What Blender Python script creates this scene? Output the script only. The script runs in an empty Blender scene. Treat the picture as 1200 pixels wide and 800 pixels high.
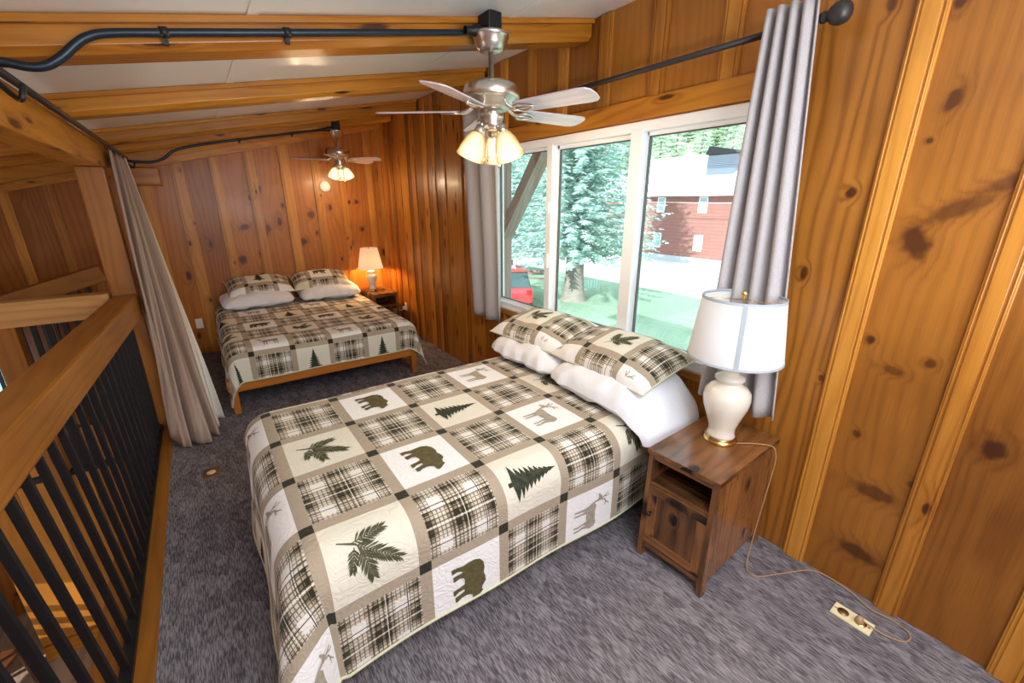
import bpy, bmesh, math, random
import numpy as np
from mathutils import Vector
C = bpy.context.scene.collection
PI = math.pi
rng = random.Random(7)

# ------------------------------------------------------------------ mesh builder
class MB:
    def __init__(s):
        s.v = []; s.f = []; s.ax = []; s.sd = []; s.mt = []; s.sm = []; s.uv = {}
    def face(s, idx, axis=(0, 0, 1), seed=0.0, mat=0, smooth=False, uv=None):
        s.f.append(list(idx)); s.ax.append(axis); s.sd.append(seed); s.mt.append(mat); s.sm.append(smooth)
        if uv is not None: s.uv[len(s.f) - 1] = uv
    def hexa(s, c, axis=(0, 0, 1), seed=None, mat=0):
        """c: 8 corners, bottom 4 ccw then top 4 ccw"""
        seed = rng.random() if seed is None else seed
        b = len(s.v); s.v += [tuple(p) for p in c]
        for q in ((3, 2, 1, 0), (4, 5, 6, 7), (0, 1, 5, 4), (1, 2, 6, 5), (2, 3, 7, 6), (3, 0, 4, 7)):
            s.face([b + i for i in q], axis, seed, mat)
        return s
    def box(s, x0, y0, z0, x1, y1, z1, axis='z', seed=None, mat=0):
        A = {'x': (1, 0, 0), 'y': (0, 1, 0), 'z': (0, 0, 1)}[axis]
        return s.hexa([(x0, y0, z0), (x1, y0, z0), (x1, y1, z0), (x0, y1, z0),
                       (x0, y0, z1), (x1, y0, z1), (x1, y1, z1), (x0, y1, z1)], A, seed, mat)
    def bar(s, p, q, w, h, up=(0, 0, 1), seed=None, mat=0):
        p = Vector(p); q = Vector(q); d = (q - p).normalized(); r = d.cross(Vector(up)).normalized(); u = r.cross(d)
        c = []
        for e in (-1, 1):
            for (o, k) in ((p, -1), (p, 1), (q, 1), (q, -1)):
                c.append(o + r * (k * w / 2) + u * (e * h / 2))
        return s.hexa(c, tuple(d), seed, mat)
    def tube(s, pts, r, n=10, mat=0, cap=True, spline=True, sub=6):
        P = [Vector(p) for p in pts]
        if spline and len(P) > 2:
            Q = []
            for i in range(len(P) - 1):
                p0 = P[max(i - 1, 0)]; p1 = P[i]; p2 = P[i + 1]; p3 = P[min(i + 2, len(P) - 1)]
                for k in range(sub):
                    t = k / sub
                    Q.append(.5 * ((2 * p1) + (p2 - p0) * t + (2 * p0 - 5 * p1 + 4 * p2 - p3) * t * t + (3 * p1 - p0 - 3 * p2 + p3) * t ** 3))
            Q.append(P[-1]); P = Q
        R = r if isinstance(r, (list, tuple)) else None
        b = len(s.v); ref = None
        for i, p in enumerate(P):
            d = (P[min(i + 1, len(P) - 1)] - P[max(i - 1, 0)]).normalized()
            if ref is None: ref = d.orthogonal().normalized()
            ref = (ref - d * ref.dot(d)).normalized(); bi = d.cross(ref)
            t = i / (len(P) - 1)
            rr = r if R is None else R[0] + (R[-1] - R[0]) * t if len(R) == 2 else np.interp(t, np.linspace(0, 1, len(R)), R)
            for k in range(n):
                a = 2 * PI * k / n
                s.v.append(tuple(p + ref * (math.cos(a) * rr) + bi * (math.sin(a) * rr)))
        for i in range(len(P) - 1):
            for k in range(n):
                s.face((b + i * n + k, b + i * n + (k + 1) % n, b + (i + 1) * n + (k + 1) % n, b + (i + 1) * n + k), smooth=True, mat=mat)
        if cap:
            s.face([b + k for k in range(n)][::-1], mat=mat); s.face([b + (len(P) - 1) * n + k for k in range(n)], mat=mat)
        return s
    def lathe(s, prof, c=(0, 0, 0), n=32, mat=0, axis=None, smooth=True):
        """prof [(r,z)] ; axis: optional (origin-dir) Vector for tilted lathes"""
        b = len(s.v); c = Vector(c)
        if axis is None: X, Y, Z = Vector((1, 0, 0)), Vector((0, 1, 0)), Vector((0, 0, 1))
        else:
            Z = Vector(axis).normalized(); X = Z.orthogonal().normalized(); Y = Z.cross(X)
        for (r, z) in prof:
            for k in range(n):
                a = 2 * PI * k / n
                s.v.append(tuple(c + X * (r * math.cos(a)) + Y * (r * math.sin(a)) + Z * z))
        for i in range(len(prof) - 1):
            for k in range(n):
                s.face((b + i * n + k, b + i * n + (k + 1) % n, b + (i + 1) * n + (k + 1) % n, b + (i + 1) * n + k), smooth=smooth, mat=mat)
        return s
    def grid(s, fn, nu, nv, mat=0, uvf=None, matf=None, flip=False):
        b = len(s.v)
        for i in range(nu + 1):
            for j in range(nv + 1): s.v.append(tuple(fn(i / nu, j / nv)))
        w = nv + 1
        for i in range(nu):
            for j in range(nv):
                q = [b + i * w + j, b + (i + 1) * w + j, b + (i + 1) * w + j + 1, b + i * w + j + 1]
                st = [(i / nu, j / nv), ((i + 1) / nu, j / nv), ((i + 1) / nu, (j + 1) / nv), (i / nu, (j + 1) / nv)]
                if flip: q.reverse(); st.reverse()
                uv = [uvf(*t) for t in st] if uvf else st
                s.face(q, smooth=True, mat=matf(i / nu, j / nv) if matf else mat, uv=uv)
        return s
    def build(s, name, mats, parent=None, bevel=0, local=False, solid=0, subd=0):
        me = bpy.data.meshes.new(name)
        off = np.zeros(3)
        if parent is not None and not local: off = np.array(wloc(parent))
        V = np.array(s.v, float) - off
        me.from_pydata(V.tolist(), [], s.f)
        if not isinstance(mats, (list, tuple)): mats = [mats]
        for m in mats: me.materials.append(M[m] if isinstance(m, str) else m)
        uvl = me.uv_layers.new(name='UVMap'); rl = me.uv_layers.new(name='rnd')
        U = np.zeros(len(me.loops) * 2); Rn = np.zeros(len(me.loops) * 2); k = 0
        for i, p in enumerate(me.polygons):
            p.material_index = s.mt[i]; p.use_smooth = s.sm[i]
            n = p.normal; a = Vector(s.ax[i]); t = n.cross(a)
            if t.length < .3: t = n.orthogonal(); a = n.cross(t)
            t.normalize(); sd = s.sd[i]; r2 = (sd * 7919.37) % 1
            cu = s.uv.get(i)
            for j, li in enumerate(p.loop_indices):
                co = Vector(s.v[me.loops[li].vertex_index])
                U[2 * li:2 * li + 2] = cu[j] if cu else (co.dot(t), co.dot(a))
                Rn[2 * li:2 * li + 2] = (sd, r2)
        uvl.data.foreach_set('uv', U); rl.data.foreach_set('uv', Rn)
        me.update()
        o = bpy.data.objects.new(name, me); C.objects.link(o)
        if parent is not None: o.parent = parent
        if bevel:
            m = o.modifiers.new('bevel', 'BEVEL'); m.width = bevel; m.segments = 2; m.limit_method = 'ANGLE'; m.angle_limit = .6
        if subd:
            m = o.modifiers.new('sub', 'SUBSURF'); m.levels = subd; m.render_levels = subd
        if solid:
            m = o.modifiers.new('solid', 'SOLIDIFY'); m.thickness = solid
        return o

def wloc(o):
    l = Vector(o.location)
    while o.parent: o = o.parent; l = l + Vector(o.location)
    return l
def tag(o, label=None, cat=None, group=None, kind=None):
    if label: o['label'] = label
    if cat: o['category'] = cat
    if group: o['group'] = group
    if kind: o['kind'] = kind
    return o
def thing(name, loc, label, cat, group=None, rz=0):
    o = bpy.data.objects.new(name, None); o.empty_display_size = .05; C.objects.link(o)
    o.location = loc; o.rotation_euler = (0, 0, rz)
    return tag(o, label, cat, group)
def dup(root, loc, rz=0, label=None, scale=None):
    r = root.copy(); C.objects.link(r); r.location = loc; r.rotation_euler = (0, 0, rz)
    if scale: r.scale = scale
    if label: r['label'] = label
    for ch in list(root.children):
        c = ch.copy(); C.objects.link(c); c.parent = r
        for g in list(ch.children):
            d = g.copy(); C.objects.link(d); d.parent = c
    return r
def struct(o, label=None): return tag(o, label, None, None, 'structure')

# ------------------------------------------------------------------ materials
M = {}
class G:
    def __init__(s, name):
        s.m = bpy.data.materials.new(name); s.m.use_nodes = True; s.t = s.m.node_tree; s.t.nodes.clear(); M[name] = s.m
        s.out = s.t.nodes.new('ShaderNodeOutputMaterial')
    def put(s, sock, v):
        if isinstance(v, bpy.types.NodeSocket): s.t.links.new(v, sock)
        else: sock.default_value = v
    def n(s, ty, out=0, **kw):
        nd = s.t.nodes.new(ty)
        ins = {k: v for k, v in kw.items() if k[0] == 'i' and k[1:].isdigit()}
        for k, v in kw.items():
            if k in ins: continue
            if hasattr(nd, k): setattr(nd, k, v)
            else: s.put(nd.inputs[k.replace('_', ' ')], v)
        for k, v in ins.items(): s.put(nd.inputs[int(k[1:])], v)
        s.last = nd
        return nd.outputs[out]
    def m_(s, op, a, b=0.0, c=0.0, clamp=False):
        nd = s.t.nodes.new('ShaderNodeMath'); nd.operation = op; nd.use_clamp = clamp
        for i, v in enumerate((a, b, c)): s.put(nd.inputs[i], v)
        return nd.outputs[0]
    def add(s, a, b): return s.m_('ADD', a, b)
    def sub(s, a, b): return s.m_('SUBTRACT', a, b)
    def mul(s, a, b): return s.m_('MULTIPLY', a, b)
    def lt(s, a, b): return s.m_('LESS_THAN', a, b)
    def gt(s, a, b): return s.m_('GREATER_THAN', a, b)
    def sm(s, v, a, b, lo=0.0, hi=1.0):
        nd = s.t.nodes.new('ShaderNodeMapRange'); nd.interpolation_type = 'SMOOTHSTEP'
        for i, x in enumerate((v, a, b, lo, hi)): s.put(nd.inputs[i], x)
        return nd.outputs[0]
    def sep(s, v):
        nd = s.t.nodes.new('ShaderNodeSeparateXYZ'); s.put(nd.inputs[0], v); return nd.outputs
    def com(s, x=0.0, y=0.0, z=0.0):
        nd = s.t.nodes.new('ShaderNodeCombineXYZ')
        for i, v in enumerate((x, y, z)): s.put(nd.inputs[i], v)
        return nd.outputs[0]
    def mix(s, f, a, b, blend='MIX'):
        nd = s.t.nodes.new('ShaderNodeMix'); nd.data_type = 'RGBA'; nd.blend_type = blend
        for i, v in ((0, f), (6, a), (7, b)):
            if isinstance(v, tuple) and len(v) == 3: v = v + (1,)
            s.put(nd.inputs[i], v)
        return nd.outputs[2]
    def noise(s, vec, scale=1.0, detail=2.0, rough=.5, out=0):
        return s.n('ShaderNodeTexNoise', out, Vector=vec, Scale=scale, Detail=detail, Roughness=rough)
    def uvm(s, name='UVMap'): return s.n('ShaderNodeUVMap', 0, uv_map=name)
    def obj(s): return s.n('ShaderNodeTexCoord', 3)
    def bump(s, h, strength=.3, dist=.01):
        return s.n('ShaderNodeBump', 0, Height=h, Strength=strength, Distance=dist)
    def bsdf(s, col, rough=.5, metal=0.0, coat=0.0, normal=None, spec=.5, **kw):
        nd = s.t.nodes.new('ShaderNodeBsdfPrincipled')
        if isinstance(col, tuple) and len(col) == 3: col = col + (1,)
        s.put(nd.inputs['Base Color'], col); s.put(nd.inputs['Roughness'], rough); s.put(nd.inputs['Metallic'], metal)
        s.put(nd.inputs['Coat Weight'], coat); nd.inputs['Coat Roughness'].default_value = .12
        s.put(nd.inputs['Specular IOR Level'], spec)
        for k, v in kw.items():
            if isinstance(v, tuple) and len(v) == 3: v = v + (1,)
            s.put(nd.inputs[k.replace('_', ' ')], v)
        if normal is not None: s.put(nd.inputs['Normal'], normal)
        s.t.links.new(nd.outputs[0], s.out.inputs[0]); s.last = nd
        return nd.outputs[0]
    def surf(s, sh): s.t.links.new(sh, s.out.inputs[0])

def plain(name, col, rough=.5, metal=0.0, coat=0.0, nz=0.0, nscale=40.0, **kw):
    g = G(name); c = col; nrm = None
    if nz:
        k = g.noise(g.obj(), nscale, 3.0)
        c = g.mix(k, tuple(x * (1 - nz) for x in col), tuple(min(1, x * (1 + nz)) for x in col))
        nrm = g.bump(k, .15, .002)
    g.bsdf(c, rough, metal, coat, nrm, **kw)
    return g.m

def wood(name, lo, hi, knot=(.05, .013, .004), rough=.36, coat=.08, ku=4.5, kv=2.0, keep=.45, ksize=.10, ring=1.0, tint=.5, spots=None, spotaxes=(1, 2), bump=.12, blotch=.5):
    g = G(name)
    u, v, _ = g.sep(g.uvm()); r1, r2, _ = g.sep(g.uvm('rnd'))
    warp = g.sub(g.noise(g.com(g.mul(u, 3.2), g.mul(v, .55), g.mul(r1, 43.)), 1.0, 2.0), .5)
    wob = g.noise(g.com(g.mul(u, 30.), g.mul(v, 30.), r1), 1.0, 2.0)
    vv = g.com(g.add(g.mul(u, ku), g.add(g.mul(r1, 91.), g.mul(wob, .06))), g.add(g.mul(v, kv), g.mul(r2, 57.)), 0.0)
    kd = g.n('ShaderNodeTexVoronoi', 0, voronoi_dimensions='2D', Vector=vv, Scale=1.0); vn = g.last
    kc = g.sep(vn.outputs['Color'])
    on = g.lt(kc[0], keep); sz = g.add(.5, kc[1])
    kd = g.m_('DIVIDE', kd, sz)
    core = g.mul(g.sm(kd, ksize, ksize * .45), on)
    halo = g.mul(g.sm(kd, .30, .03), on)
    extra = halo
    if spots:
        P = g.sep(g.obj()); P = (P[spotaxes[0]], P[spotaxes[1]])
        for (a, b, ra, rb, st, tilt) in spots:
            da = g.sub(P[0], a); db = g.sub(P[1], b)
            ca, sa = math.cos(tilt), math.sin(tilt)
            ea = g.m_('DIVIDE', g.add(g.mul(da, ca), g.mul(db, sa)), ra); eb = g.m_('DIVIDE', g.sub(g.mul(db, ca), g.mul(da, sa)), rb)
            d = g.m_('SQRT', g.add(g.mul(ea, ea), g.mul(eb, eb)))
            d = g.add(d, g.mul(g.sub(wob, .5), .7))
            core = g.m_('MAXIMUM', core, g.mul(g.sm(d, 1.15, .5), st))
            extra = g.add(extra, g.mul(g.sm(d, 2.4, .8), .6))
    ph = g.add(g.add(g.mul(u, 42.), g.mul(warp, 16.)), g.mul(extra, 3.2))
    s1 = g.add(.5, g.mul(.5, g.m_('SINE', g.mul(ph, 2.6))))
    s1 = g.m_('POWER', s1, 2.2)
    fine = g.noise(g.com(g.mul(u, 260.), g.mul(v, 5.), r2), 1.0, 2.0)
    big = g.noise(g.com(g.mul(u, 2.2), g.mul(v, 1.3), g.mul(r2, 30.)), 1.0, 3.0, .6)
    t = g.add(g.add(g.mul(s1, .38 * ring), g.mul(g.sub(fine, .5), .35)), g.add(g.mul(g.sub(big, .5), blotch * 1.6), g.add(.34, g.mul(g.sub(r1, .5), tint))))
    t = g.m_('MINIMUM', g.m_('MAXIMUM', g.add(t, g.mul(extra, .22)), 0.0), 1.0)
    col = g.mix(t, hi, lo)
    col = g.mix(g.m_('MINIMUM', g.mul(core, .93), 1.0), col, knot)
    rg = g.add(rough - .08, g.mul(fine, .16))
    hgt = g.add(g.mul(s1, -.25), g.add(g.mul(core, -.6), g.mul(big, 1.2)))
    g.bsdf(col, rg, 0.0, coat, g.bump(hgt, bump, .008), spec=.38)
    return g.m

def fabric(name, col, var=.12, rough=.9, sc=900., bump=.2, sheen=0.0, thread=True):
    g = G(name); p = g.uvm(); u, v, _ = g.sep(p)
    a = g.noise(g.com(g.mul(u, 40.), g.mul(v, 700.), 0.0), 1.0, 2.0)
    b = g.noise(g.com(g.mul(u, 700.), g.mul(v, 40.), 3.0), 1.0, 2.0)
    k = g.mul(g.add(a, b), .5)
    c = g.mix(g.sm(k, .3, .7), tuple(x * (1 - var) for x in col), tuple(min(1, x * (1 + var)) for x in col))
    g.bsdf(c, rough, 0.0, 0.0, g.bump(k, bump, .002), spec=.2, Sheen_Weight=sheen)
    return g.m

# right-hand wall knots: (y, z, ry, rz, strength, tilt)
SP = [(.606, 2.107, .018, .05, 1, 0), (.449, 2.03, .022, .045, .9, .3), (.571, 1.80, .022, .026, 1, 0), (.68, 1.734, .022, .024, 1, 0),
      (.445, 1.56, .045, .075, .95, -.5), (.36, 1.675, .10, .03, .7, -.5), (.26, 1.76, .07, .025, .6, -.5), (.076, .865, .038, .042, 1, 0), (.345, .515, .085, .035, .75, 0), (.34, .20, .085, .038, .85, .1),
      (.494, 1.165, .018, .022, 1, 0), (.40, 1.06, .04, .018, .6, .1), (.457, .75, .018, .02, .8, 0), (.785, 1.40, .018, .03, .9, 0), (.484, 1.905, .012, .012, .9, 0), (.689, 2.37, .02, .03, .8, 0),
      (.63, .95, .012, .018, .9, 0), (.30, 1.12, .02, .02, .8, .0), (.50, 2.33, .02, .035, .9, .0), (.24, .62, .02, .02, .7, 0)]
LO, HI = (.12, .035, .004), (.44, .170, .024)
wood('pine_wall', LO, HI, spots=SP, kv=1.5, ku=5, keep=.10, ksize=.085, tint=.6, ring=.34, coat=.08)
wood('pine_cathedral', LO, HI, spots=[q for q in SP if q[0] > .62], kv=1.2, ku=3, keep=.1, ksize=.07, tint=.3, ring=1.0, coat=.08)
wood('pine_dense', (.14, .038, .003), (.58, .225, .026), kv=2.4, ku=8, keep=.5, ksize=.13, tint=.9, ring=.45, coat=.08)
SPB = [(-.09 + .55, 1.42, .07, .035, .9, .2), (.70, 1.40, .035, .05, .8, 0), (1.05, 1.22, .09, .05, .9, .3), (.38, 1.05, .05, .06, 1, 0), (1.2, 1.55, .05, .05, .8, 0), (1.82, 1.35, .03, .04, 1, 0), (1.68, 1.7, .03, .03, 1, 0), (1.78, 1.7, .03, .03, 1, 0)]
wood('pine_back', (.13, .032, .003), (.45, .155, .015), spots=SPB, spotaxes=(0, 2), keep=.55, ksize=.10, tint=.6, ring=.6)
wood('pine_batten', (.27, .085, .008), (.60, .265, .040), keep=.4, tint=.5, ksize=.07, ring=.6)
wood('beam_wood', (.24, .070, .005), (.60, .255, .026), keep=.6, tint=.45, ku=7, kv=1.6, rough=.34, ring=.6, ksize=.11, blotch=.7)
wood('rail_wood', (.14, .045, .005), (.42, .165, .022), keep=.12, tint=.3, kv=.9, rough=.45, coat=.1, ring=.5)
wood('log_wood', (.30, .135, .04), (.58, .32, .11), keep=.1, tint=.2, rough=.5, coat=.05, ring=.8)
wood('bed_wood', (.36, .11, .014), (.55, .20, .030), keep=0, tint=.2, rough=.4, ring=.4)
wood('rustic_wood', (.016, .008, .005), (.29, .118, .038), knot=(.012, .006, .004), keep=.6, ksize=.2, tint=.45, rough=.26, coat=.3, ring=.6, ku=6, kv=4, blotch=1.5)
wood('dark_wood', (.03, .011, .005), (.12, .045, .018), keep=0, rough=.35, ring=.5)
wood('plank_floor', (.13, .085, .06), (.33, .24, .18), keep=.15, tint=.9, rough=.4, coat=.1, ring=.7)
wood('blade_wood', (.54, .46, .52), (.78, .72, .80), keep=0, tint=.2, rough=.3, ring=.7, coat=.2)
wood('brace_wood', (.22, .16, .14), (.40, .31, .28), keep=.1, tint=.2, rough=.6, coat=0)
plain('black_metal', (.012, .013, .016), .42, .3, nz=.2)
plain('black_pipe', (.018, .03, .045), .35, .5, nz=.15)
plain('rod_metal', (.05, .046, .046), .42, .6, nz=.15)
plain('nickel', (.70, .67, .62), .30, 1.0)
plain('brass', (.75, .52, .2), .25, 1.0)
plain('old_brass', (.28, .17, .07), .38, .8, nz=.3)
plain('white_vinyl', (.86, .89, .93), .35, 0, .1)
plain('gasket', (.08, .085, .09), .5)
plain('ceramic', (.78, .74, .64), .12, 0, .8)
plain('white_plastic', (.80, .76, .72), .4)
plain('cream_plate', (.82, .73, .45), .4)
plain('cord_tan', (.40, .25, .12), .5)
plain('dark_fabric', (.012, .012, .013), .9)
plain('iron', (.05, .045, .04), .5, .7)

g = G('ceiling_paint'); k = g.noise(g.obj(), 3.0, 2.0)
g.bsdf(g.mix(k, (.80, .81, .81), (.86, .86, .86)), .32, 0, .1, g.bump(g.noise(g.obj(), 5.0, 2.0), .05, .01))

g = G('carpet'); x, y, z = g.sep(g.obj())
a = g.noise(g.com(g.mul(x, 215.), g.mul(y, 22.), 0.), 1.0, 1.0)
blk = g.n('ShaderNodeTexVoronoi', 1, Vector=g.com(g.mul(x, 26.), g.mul(y, 10.), 0.), Scale=1.0)
bx = g.sep(blk)[0]
a2 = g.noise(g.com(g.mul(x, 120.), g.mul(y, 18.), 5.), 1.0, 1.0)
fz = g.noise(g.obj(), 350., 2.0)
t = g.add(g.mul(g.sm(a, .44, .56), .5), g.add(g.mul(g.sub(bx, .5), .40), g.add(g.mul(g.sub(a2, .3), .45), g.mul(g.sub(fz, .5), .9))))
t = g.m_('MINIMUM', g.m_('MAXIMUM', t, 0.0), 1.0)
g.bsdf(g.mix(t, (.10, .09, .103), (.40, .372, .40)), .95, 0, 0, g.bump(g.add(fz, t), .6, .006), spec=.1)

# quilt -------------------------------------------------------------
def quilt_mat(name):
    g = G(name); u, v, _ = g.sep(g.uvm())
    fu = g.m_('FLOOR', u); fv = g.m_('FLOOR', v); p = g.sub(u, fu); q = g.sub(v, fv)
    du = g.m_('MINIMUM', p, g.sub(1., p)); dv = g.m_('MINIMUM', q, g.sub(1., q))
    su = g.lt(du, .068); sv = g.lt(dv, .068)
    sash = g.m_('MAXIMUM', su, sv); dot = g.mul(su, sv)
    par = g.m_('PINGPONG', g.add(fu, fv), 1.0)           # 0 even -> picture
    odd = g.m_('PINGPONG', fu, 1.0)
    bg = g.mix(odd, (.74, .71, .60), (.86, .86, .86))
    # plaid
    def ramp(x, stops):
        nd = g.t.nodes.new('ShaderNodeValToRGB'); nd.color_ramp.interpolation = 'CONSTANT'; g.put(nd.inputs[0], x)
        e = nd.color_ramp.elements
        while len(e) < len(stops): e.new(.5)
        for el, (pos, val) in zip(e, stops): el.position = pos; el.color = (val, val, val, 1)
        return nd.outputs[0]
    ST = [(0, .3), (.07, .85), (.13, .35), (.18, .0), (.33, .35), (.40, 1.), (.47, .45), (.50, 1.), (.58, .35), (.64, .0), (.80, .45), (.86, .95), (.91, .3)]
    ST2 = [(0, .3), (.12, .0), (.28, .4), (.34, 1.), (.42, .4), (.46, 1.), (.53, .35), (.58, .9), (.62, .0), (.77, .35), (.82, .95), (.87, .3)]
    W1 = ramp(p, ST); W2 = ramp(q, ST2)
    fp = g.gt(g.m_('FRACT', g.mul(p, 21.)), .72); fq = g.gt(g.m_('FRACT', g.mul(q, 21.)), .72)
    any_ = g.m_('MAXIMUM', g.gt(W1, .1), g.gt(W2, .1))
    D = g.add(g.add(g.mul(g.mul(W1, W2), .60), g.mul(g.add(W1, W2), .15)), g.mul(any_, .10))
    D = g.add(D, g.mul(g.mul(any_, g.m_('MAXIMUM', fp, fq)), .34))
    ln = g.m_('MAXIMUM', g.lt(g.m_('ABSOLUTE', g.sub(p, .365)), .006), g.m_('MAXIMUM', g.lt(g.m_('ABSOLUTE', g.sub(q, .67)), .006), g.m_('MAXIMUM', g.lt(g.m_('ABSOLUTE', g.sub(p, .78)), .006), g.lt(g.m_('ABSOLUTE', g.sub(q, .22)), .006))))
    D = g.m_('MAXIMUM', D, g.mul(ln, .85))
    wl = g.m_('MAXIMUM', g.lt(g.m_('ABSOLUTE', g.sub(p, .545)), .005), g.lt(g.m_('ABSOLUTE', g.sub(q, .445)), .005))
    D = g.mul(D, g.sub(1., g.mul(wl, .8)))
    tex = g.noise(g.com(g.mul(u, 90.), g.mul(v, 90.), 0.), 1.0, 1.0)
    D = g.add(D, g.mul(g.sub(tex, .5), .07))
    nd = g.t.nodes.new('ShaderNodeValToRGB'); g.put(nd.inputs[0], D); e = nd.color_ramp.elements
    e[0].position = .03; e[0].color = (.77, .75, .70, 1); e[1].position = .95; e[1].color = (.030, .027, .015, 1)
    e2 = e.new(.33); e2.color = (.50, .43, .33, 1); e3 = e.new(.6); e3.color = (.15, .125, .078, 1)
    col = g.mix(par, bg, nd.outputs[0])
    col = g.mix(sash, col, (.40, .335, .25)); col = g.mix(dot, col, (.028, .030, .018))
    wv = g.com(u, v, 0.)
    n1 = g.noise(wv, 5.0, 1.0); wx = g.add(g.mul(v, 30.), g.mul(n1, 14.)); wy = g.add(g.mul(u, 24.), g.mul(g.noise(g.com(v, u, 4.), 6.0, 1.0), 8.))
    st = g.m_('MINIMUM', g.m_('ABSOLUTE', g.m_('SINE', wx)), g.m_('ABSOLUTE', g.m_('SINE', g.add(wy, wx))))
    h = g.m_('POWER', st, .7)
    g.bsdf(col, .9, 0, 0, g.bump(h, .30, .007), spec=.15, Sheen_Weight=.1)
quilt_mat('quilt')
def motif_mat(name, c1, c2):
    g = G(name); k = g.noise(g.uvm(), 14., 3., .7)
    g.bsdf(g.mix(g.sm(k, .35, .65), c1, c2), .92, 0, 0, g.bump(k, .4, .004), spec=.15)
motif_mat('motif_bear', (.095, .080, .034), (.135, .115, .055))
motif_mat('motif_tree', (.028, .034, .021), (.060, .066, .045))
motif_mat('motif_branch', (.055, .058, .030), (.12, .115, .065))
motif_mat('motif_deer', (.33, .285, .225), (.42, .37, .30))
plain('quilt_lining', (.60, .60, .42), .9, nz=.1)
fabric('white_cotton', (.82, .84, .90), .05, sc=600)
fabric('linen_curtain', (.42, .40, .41), .17, bump=.3)
fabric('silk_drape', (.40, .30, .245),   .12, rough=.27, bump=.1)
fabric('lining', (.74, .71, .66), .05)

g = G('shade_fabric'); k = g.noise(g.obj(), 300., 1.)
tr = g.n('ShaderNodeBsdfTranslucent', Color=(.96, .97, .98, 1)); df = g.n('ShaderNodeBsdfDiffuse', Color=(.93, .94, .95, 1))
g.surf(g.n('ShaderNodeMixShader', 0, i0=.45, i1=df, i2=tr))
plain('shade_trim', (.36, .40, .45), .8)
g = G('lit_shade')
e = g.n('ShaderNodeEmission', Color=(1, .70, .47, 1), Strength=.38); df = g.n('ShaderNodeBsdfTranslucent', Color=(.62, .44, .30, 1))
g.surf(g.n('ShaderNodeAddShader', 0, i0=e, i1=df))
g = G('lit_glass')
lw = g.n('ShaderNodeLayerWeight', 1, Blend=.4)
e = g.n('ShaderNodeEmission', Color=g.mix(g.sm(lw, .05, .75), (1, .82, .50), (1, .52, .16)), Strength=g.sm(lw, .0, .8, 1.7, .62)); gl = g.n('ShaderNodeBsdfGlossy', Color=(.6, .6, .6, 1), Roughness=.2)
g.surf(g.n('ShaderNodeMixShader', 0, i0=.12, i1=e, i2=gl))
g = G('bulb_glow'); g.surf(g.n('ShaderNodeEmission', Color=(1, .85, .6, 1), Strength=4.))
g = G('clear_glass')
tr = g.n('ShaderNodeBsdfTransparent', Color=(.93, .98, .97, 1)); gl = g.n('ShaderNodeBsdfGlossy', Color=(1, 1, 1, 1), Roughness=.02)
g.surf(g.n('ShaderNodeMixShader', 0, i0=.07, i1=tr, i2=gl))
g = G('glowing_blue_pane')
tr = g.n('ShaderNodeBsdfTranslucent', Color=(.45, .85, .95, 1)); df = g.n('ShaderNodeEmission', Color=(.30, .72, .85, 1), Strength=.55)  # emission stands in for daylight coming through the pane
g.surf(g.n('ShaderNodeAddShader', 0, i0=tr, i1=df))

# exterior, foliage colours paled in place of haze
def needles(name, a, b):
    g = G(name); k = g.noise(g.obj(), 1.6, 3.)
    c = g.mix(g.sm(k, .35, .65), a, b)
    tr = g.n('ShaderNodeBsdfTranslucent', Color=c); df = g.n('ShaderNodeBsdfDiffuse', Color=c)
    g.surf(g.n('ShaderNodeMixShader', 0, i0=.3, i1=df, i2=tr))
needles('spruce_needles', (.33, .50, .47), (.66, .84, .80))
needles('hazy_forest_needles', (.48, .64, .52), (.74, .86, .72))
plain('bark', (.30, .27, .25), .9, nz=.35, nscale=8)
g = G('grass'); k = g.noise(g.obj(), .6, 4.); k2 = g.noise(g.obj(), 25., 2.)
g.bsdf(g.mix(g.add(g.mul(k, .6), g.mul(k2, .4)), (.21, .36, .25), (.40, .55, .43)), .9, spec=.1)
plain('gravel', (.80, .78, .75), .9, nz=.08, nscale=3)
plain('hill_grass', (.42, .52, .33), .9, nz=.3, nscale=.2)
g = G('log_siding'); x, y, z = g.sep(g.obj()); w = g.m_('FRACT', g.mul(z, 4.2))
k = g.noise(g.com(g.mul(y, .6), g.mul(z, 8.), 0.), 1., 3.)
g.bsdf(g.mix(g.mul(g.sm(w, .22, .0), .6), g.mix(k, (.27, .125, .11), (.38, .21, .19)), (.20, .09, .08)), .8, spec=.2)
plain('roof_metal', (.86, .87, .88), .5)
plain('foundation', (.52, .60, .66), .9, nz=.1, nscale=2)
plain('window_dark', (.40, .52, .60), .15)
plain('vent_grey', (.16, .20, .26), .5)
plain('car_red', (.75, .035, .045), .25, 0, .8)
plain('car_glass', (.05, .10, .11), .08)
plain('tyre', (.015, .015, .015), .8)
plain('tail_light', (.6, .01, .01), .2)

# ------------------------------------------------------------------ constants
XW, YB, YF = 2.156, 6.0, -1.9
XL = -3.6
def zc(x): return 2.737 + .195 * (x - 2.156)
def zb(x): return 2.628 + .195 * (x - 2.156)

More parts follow.
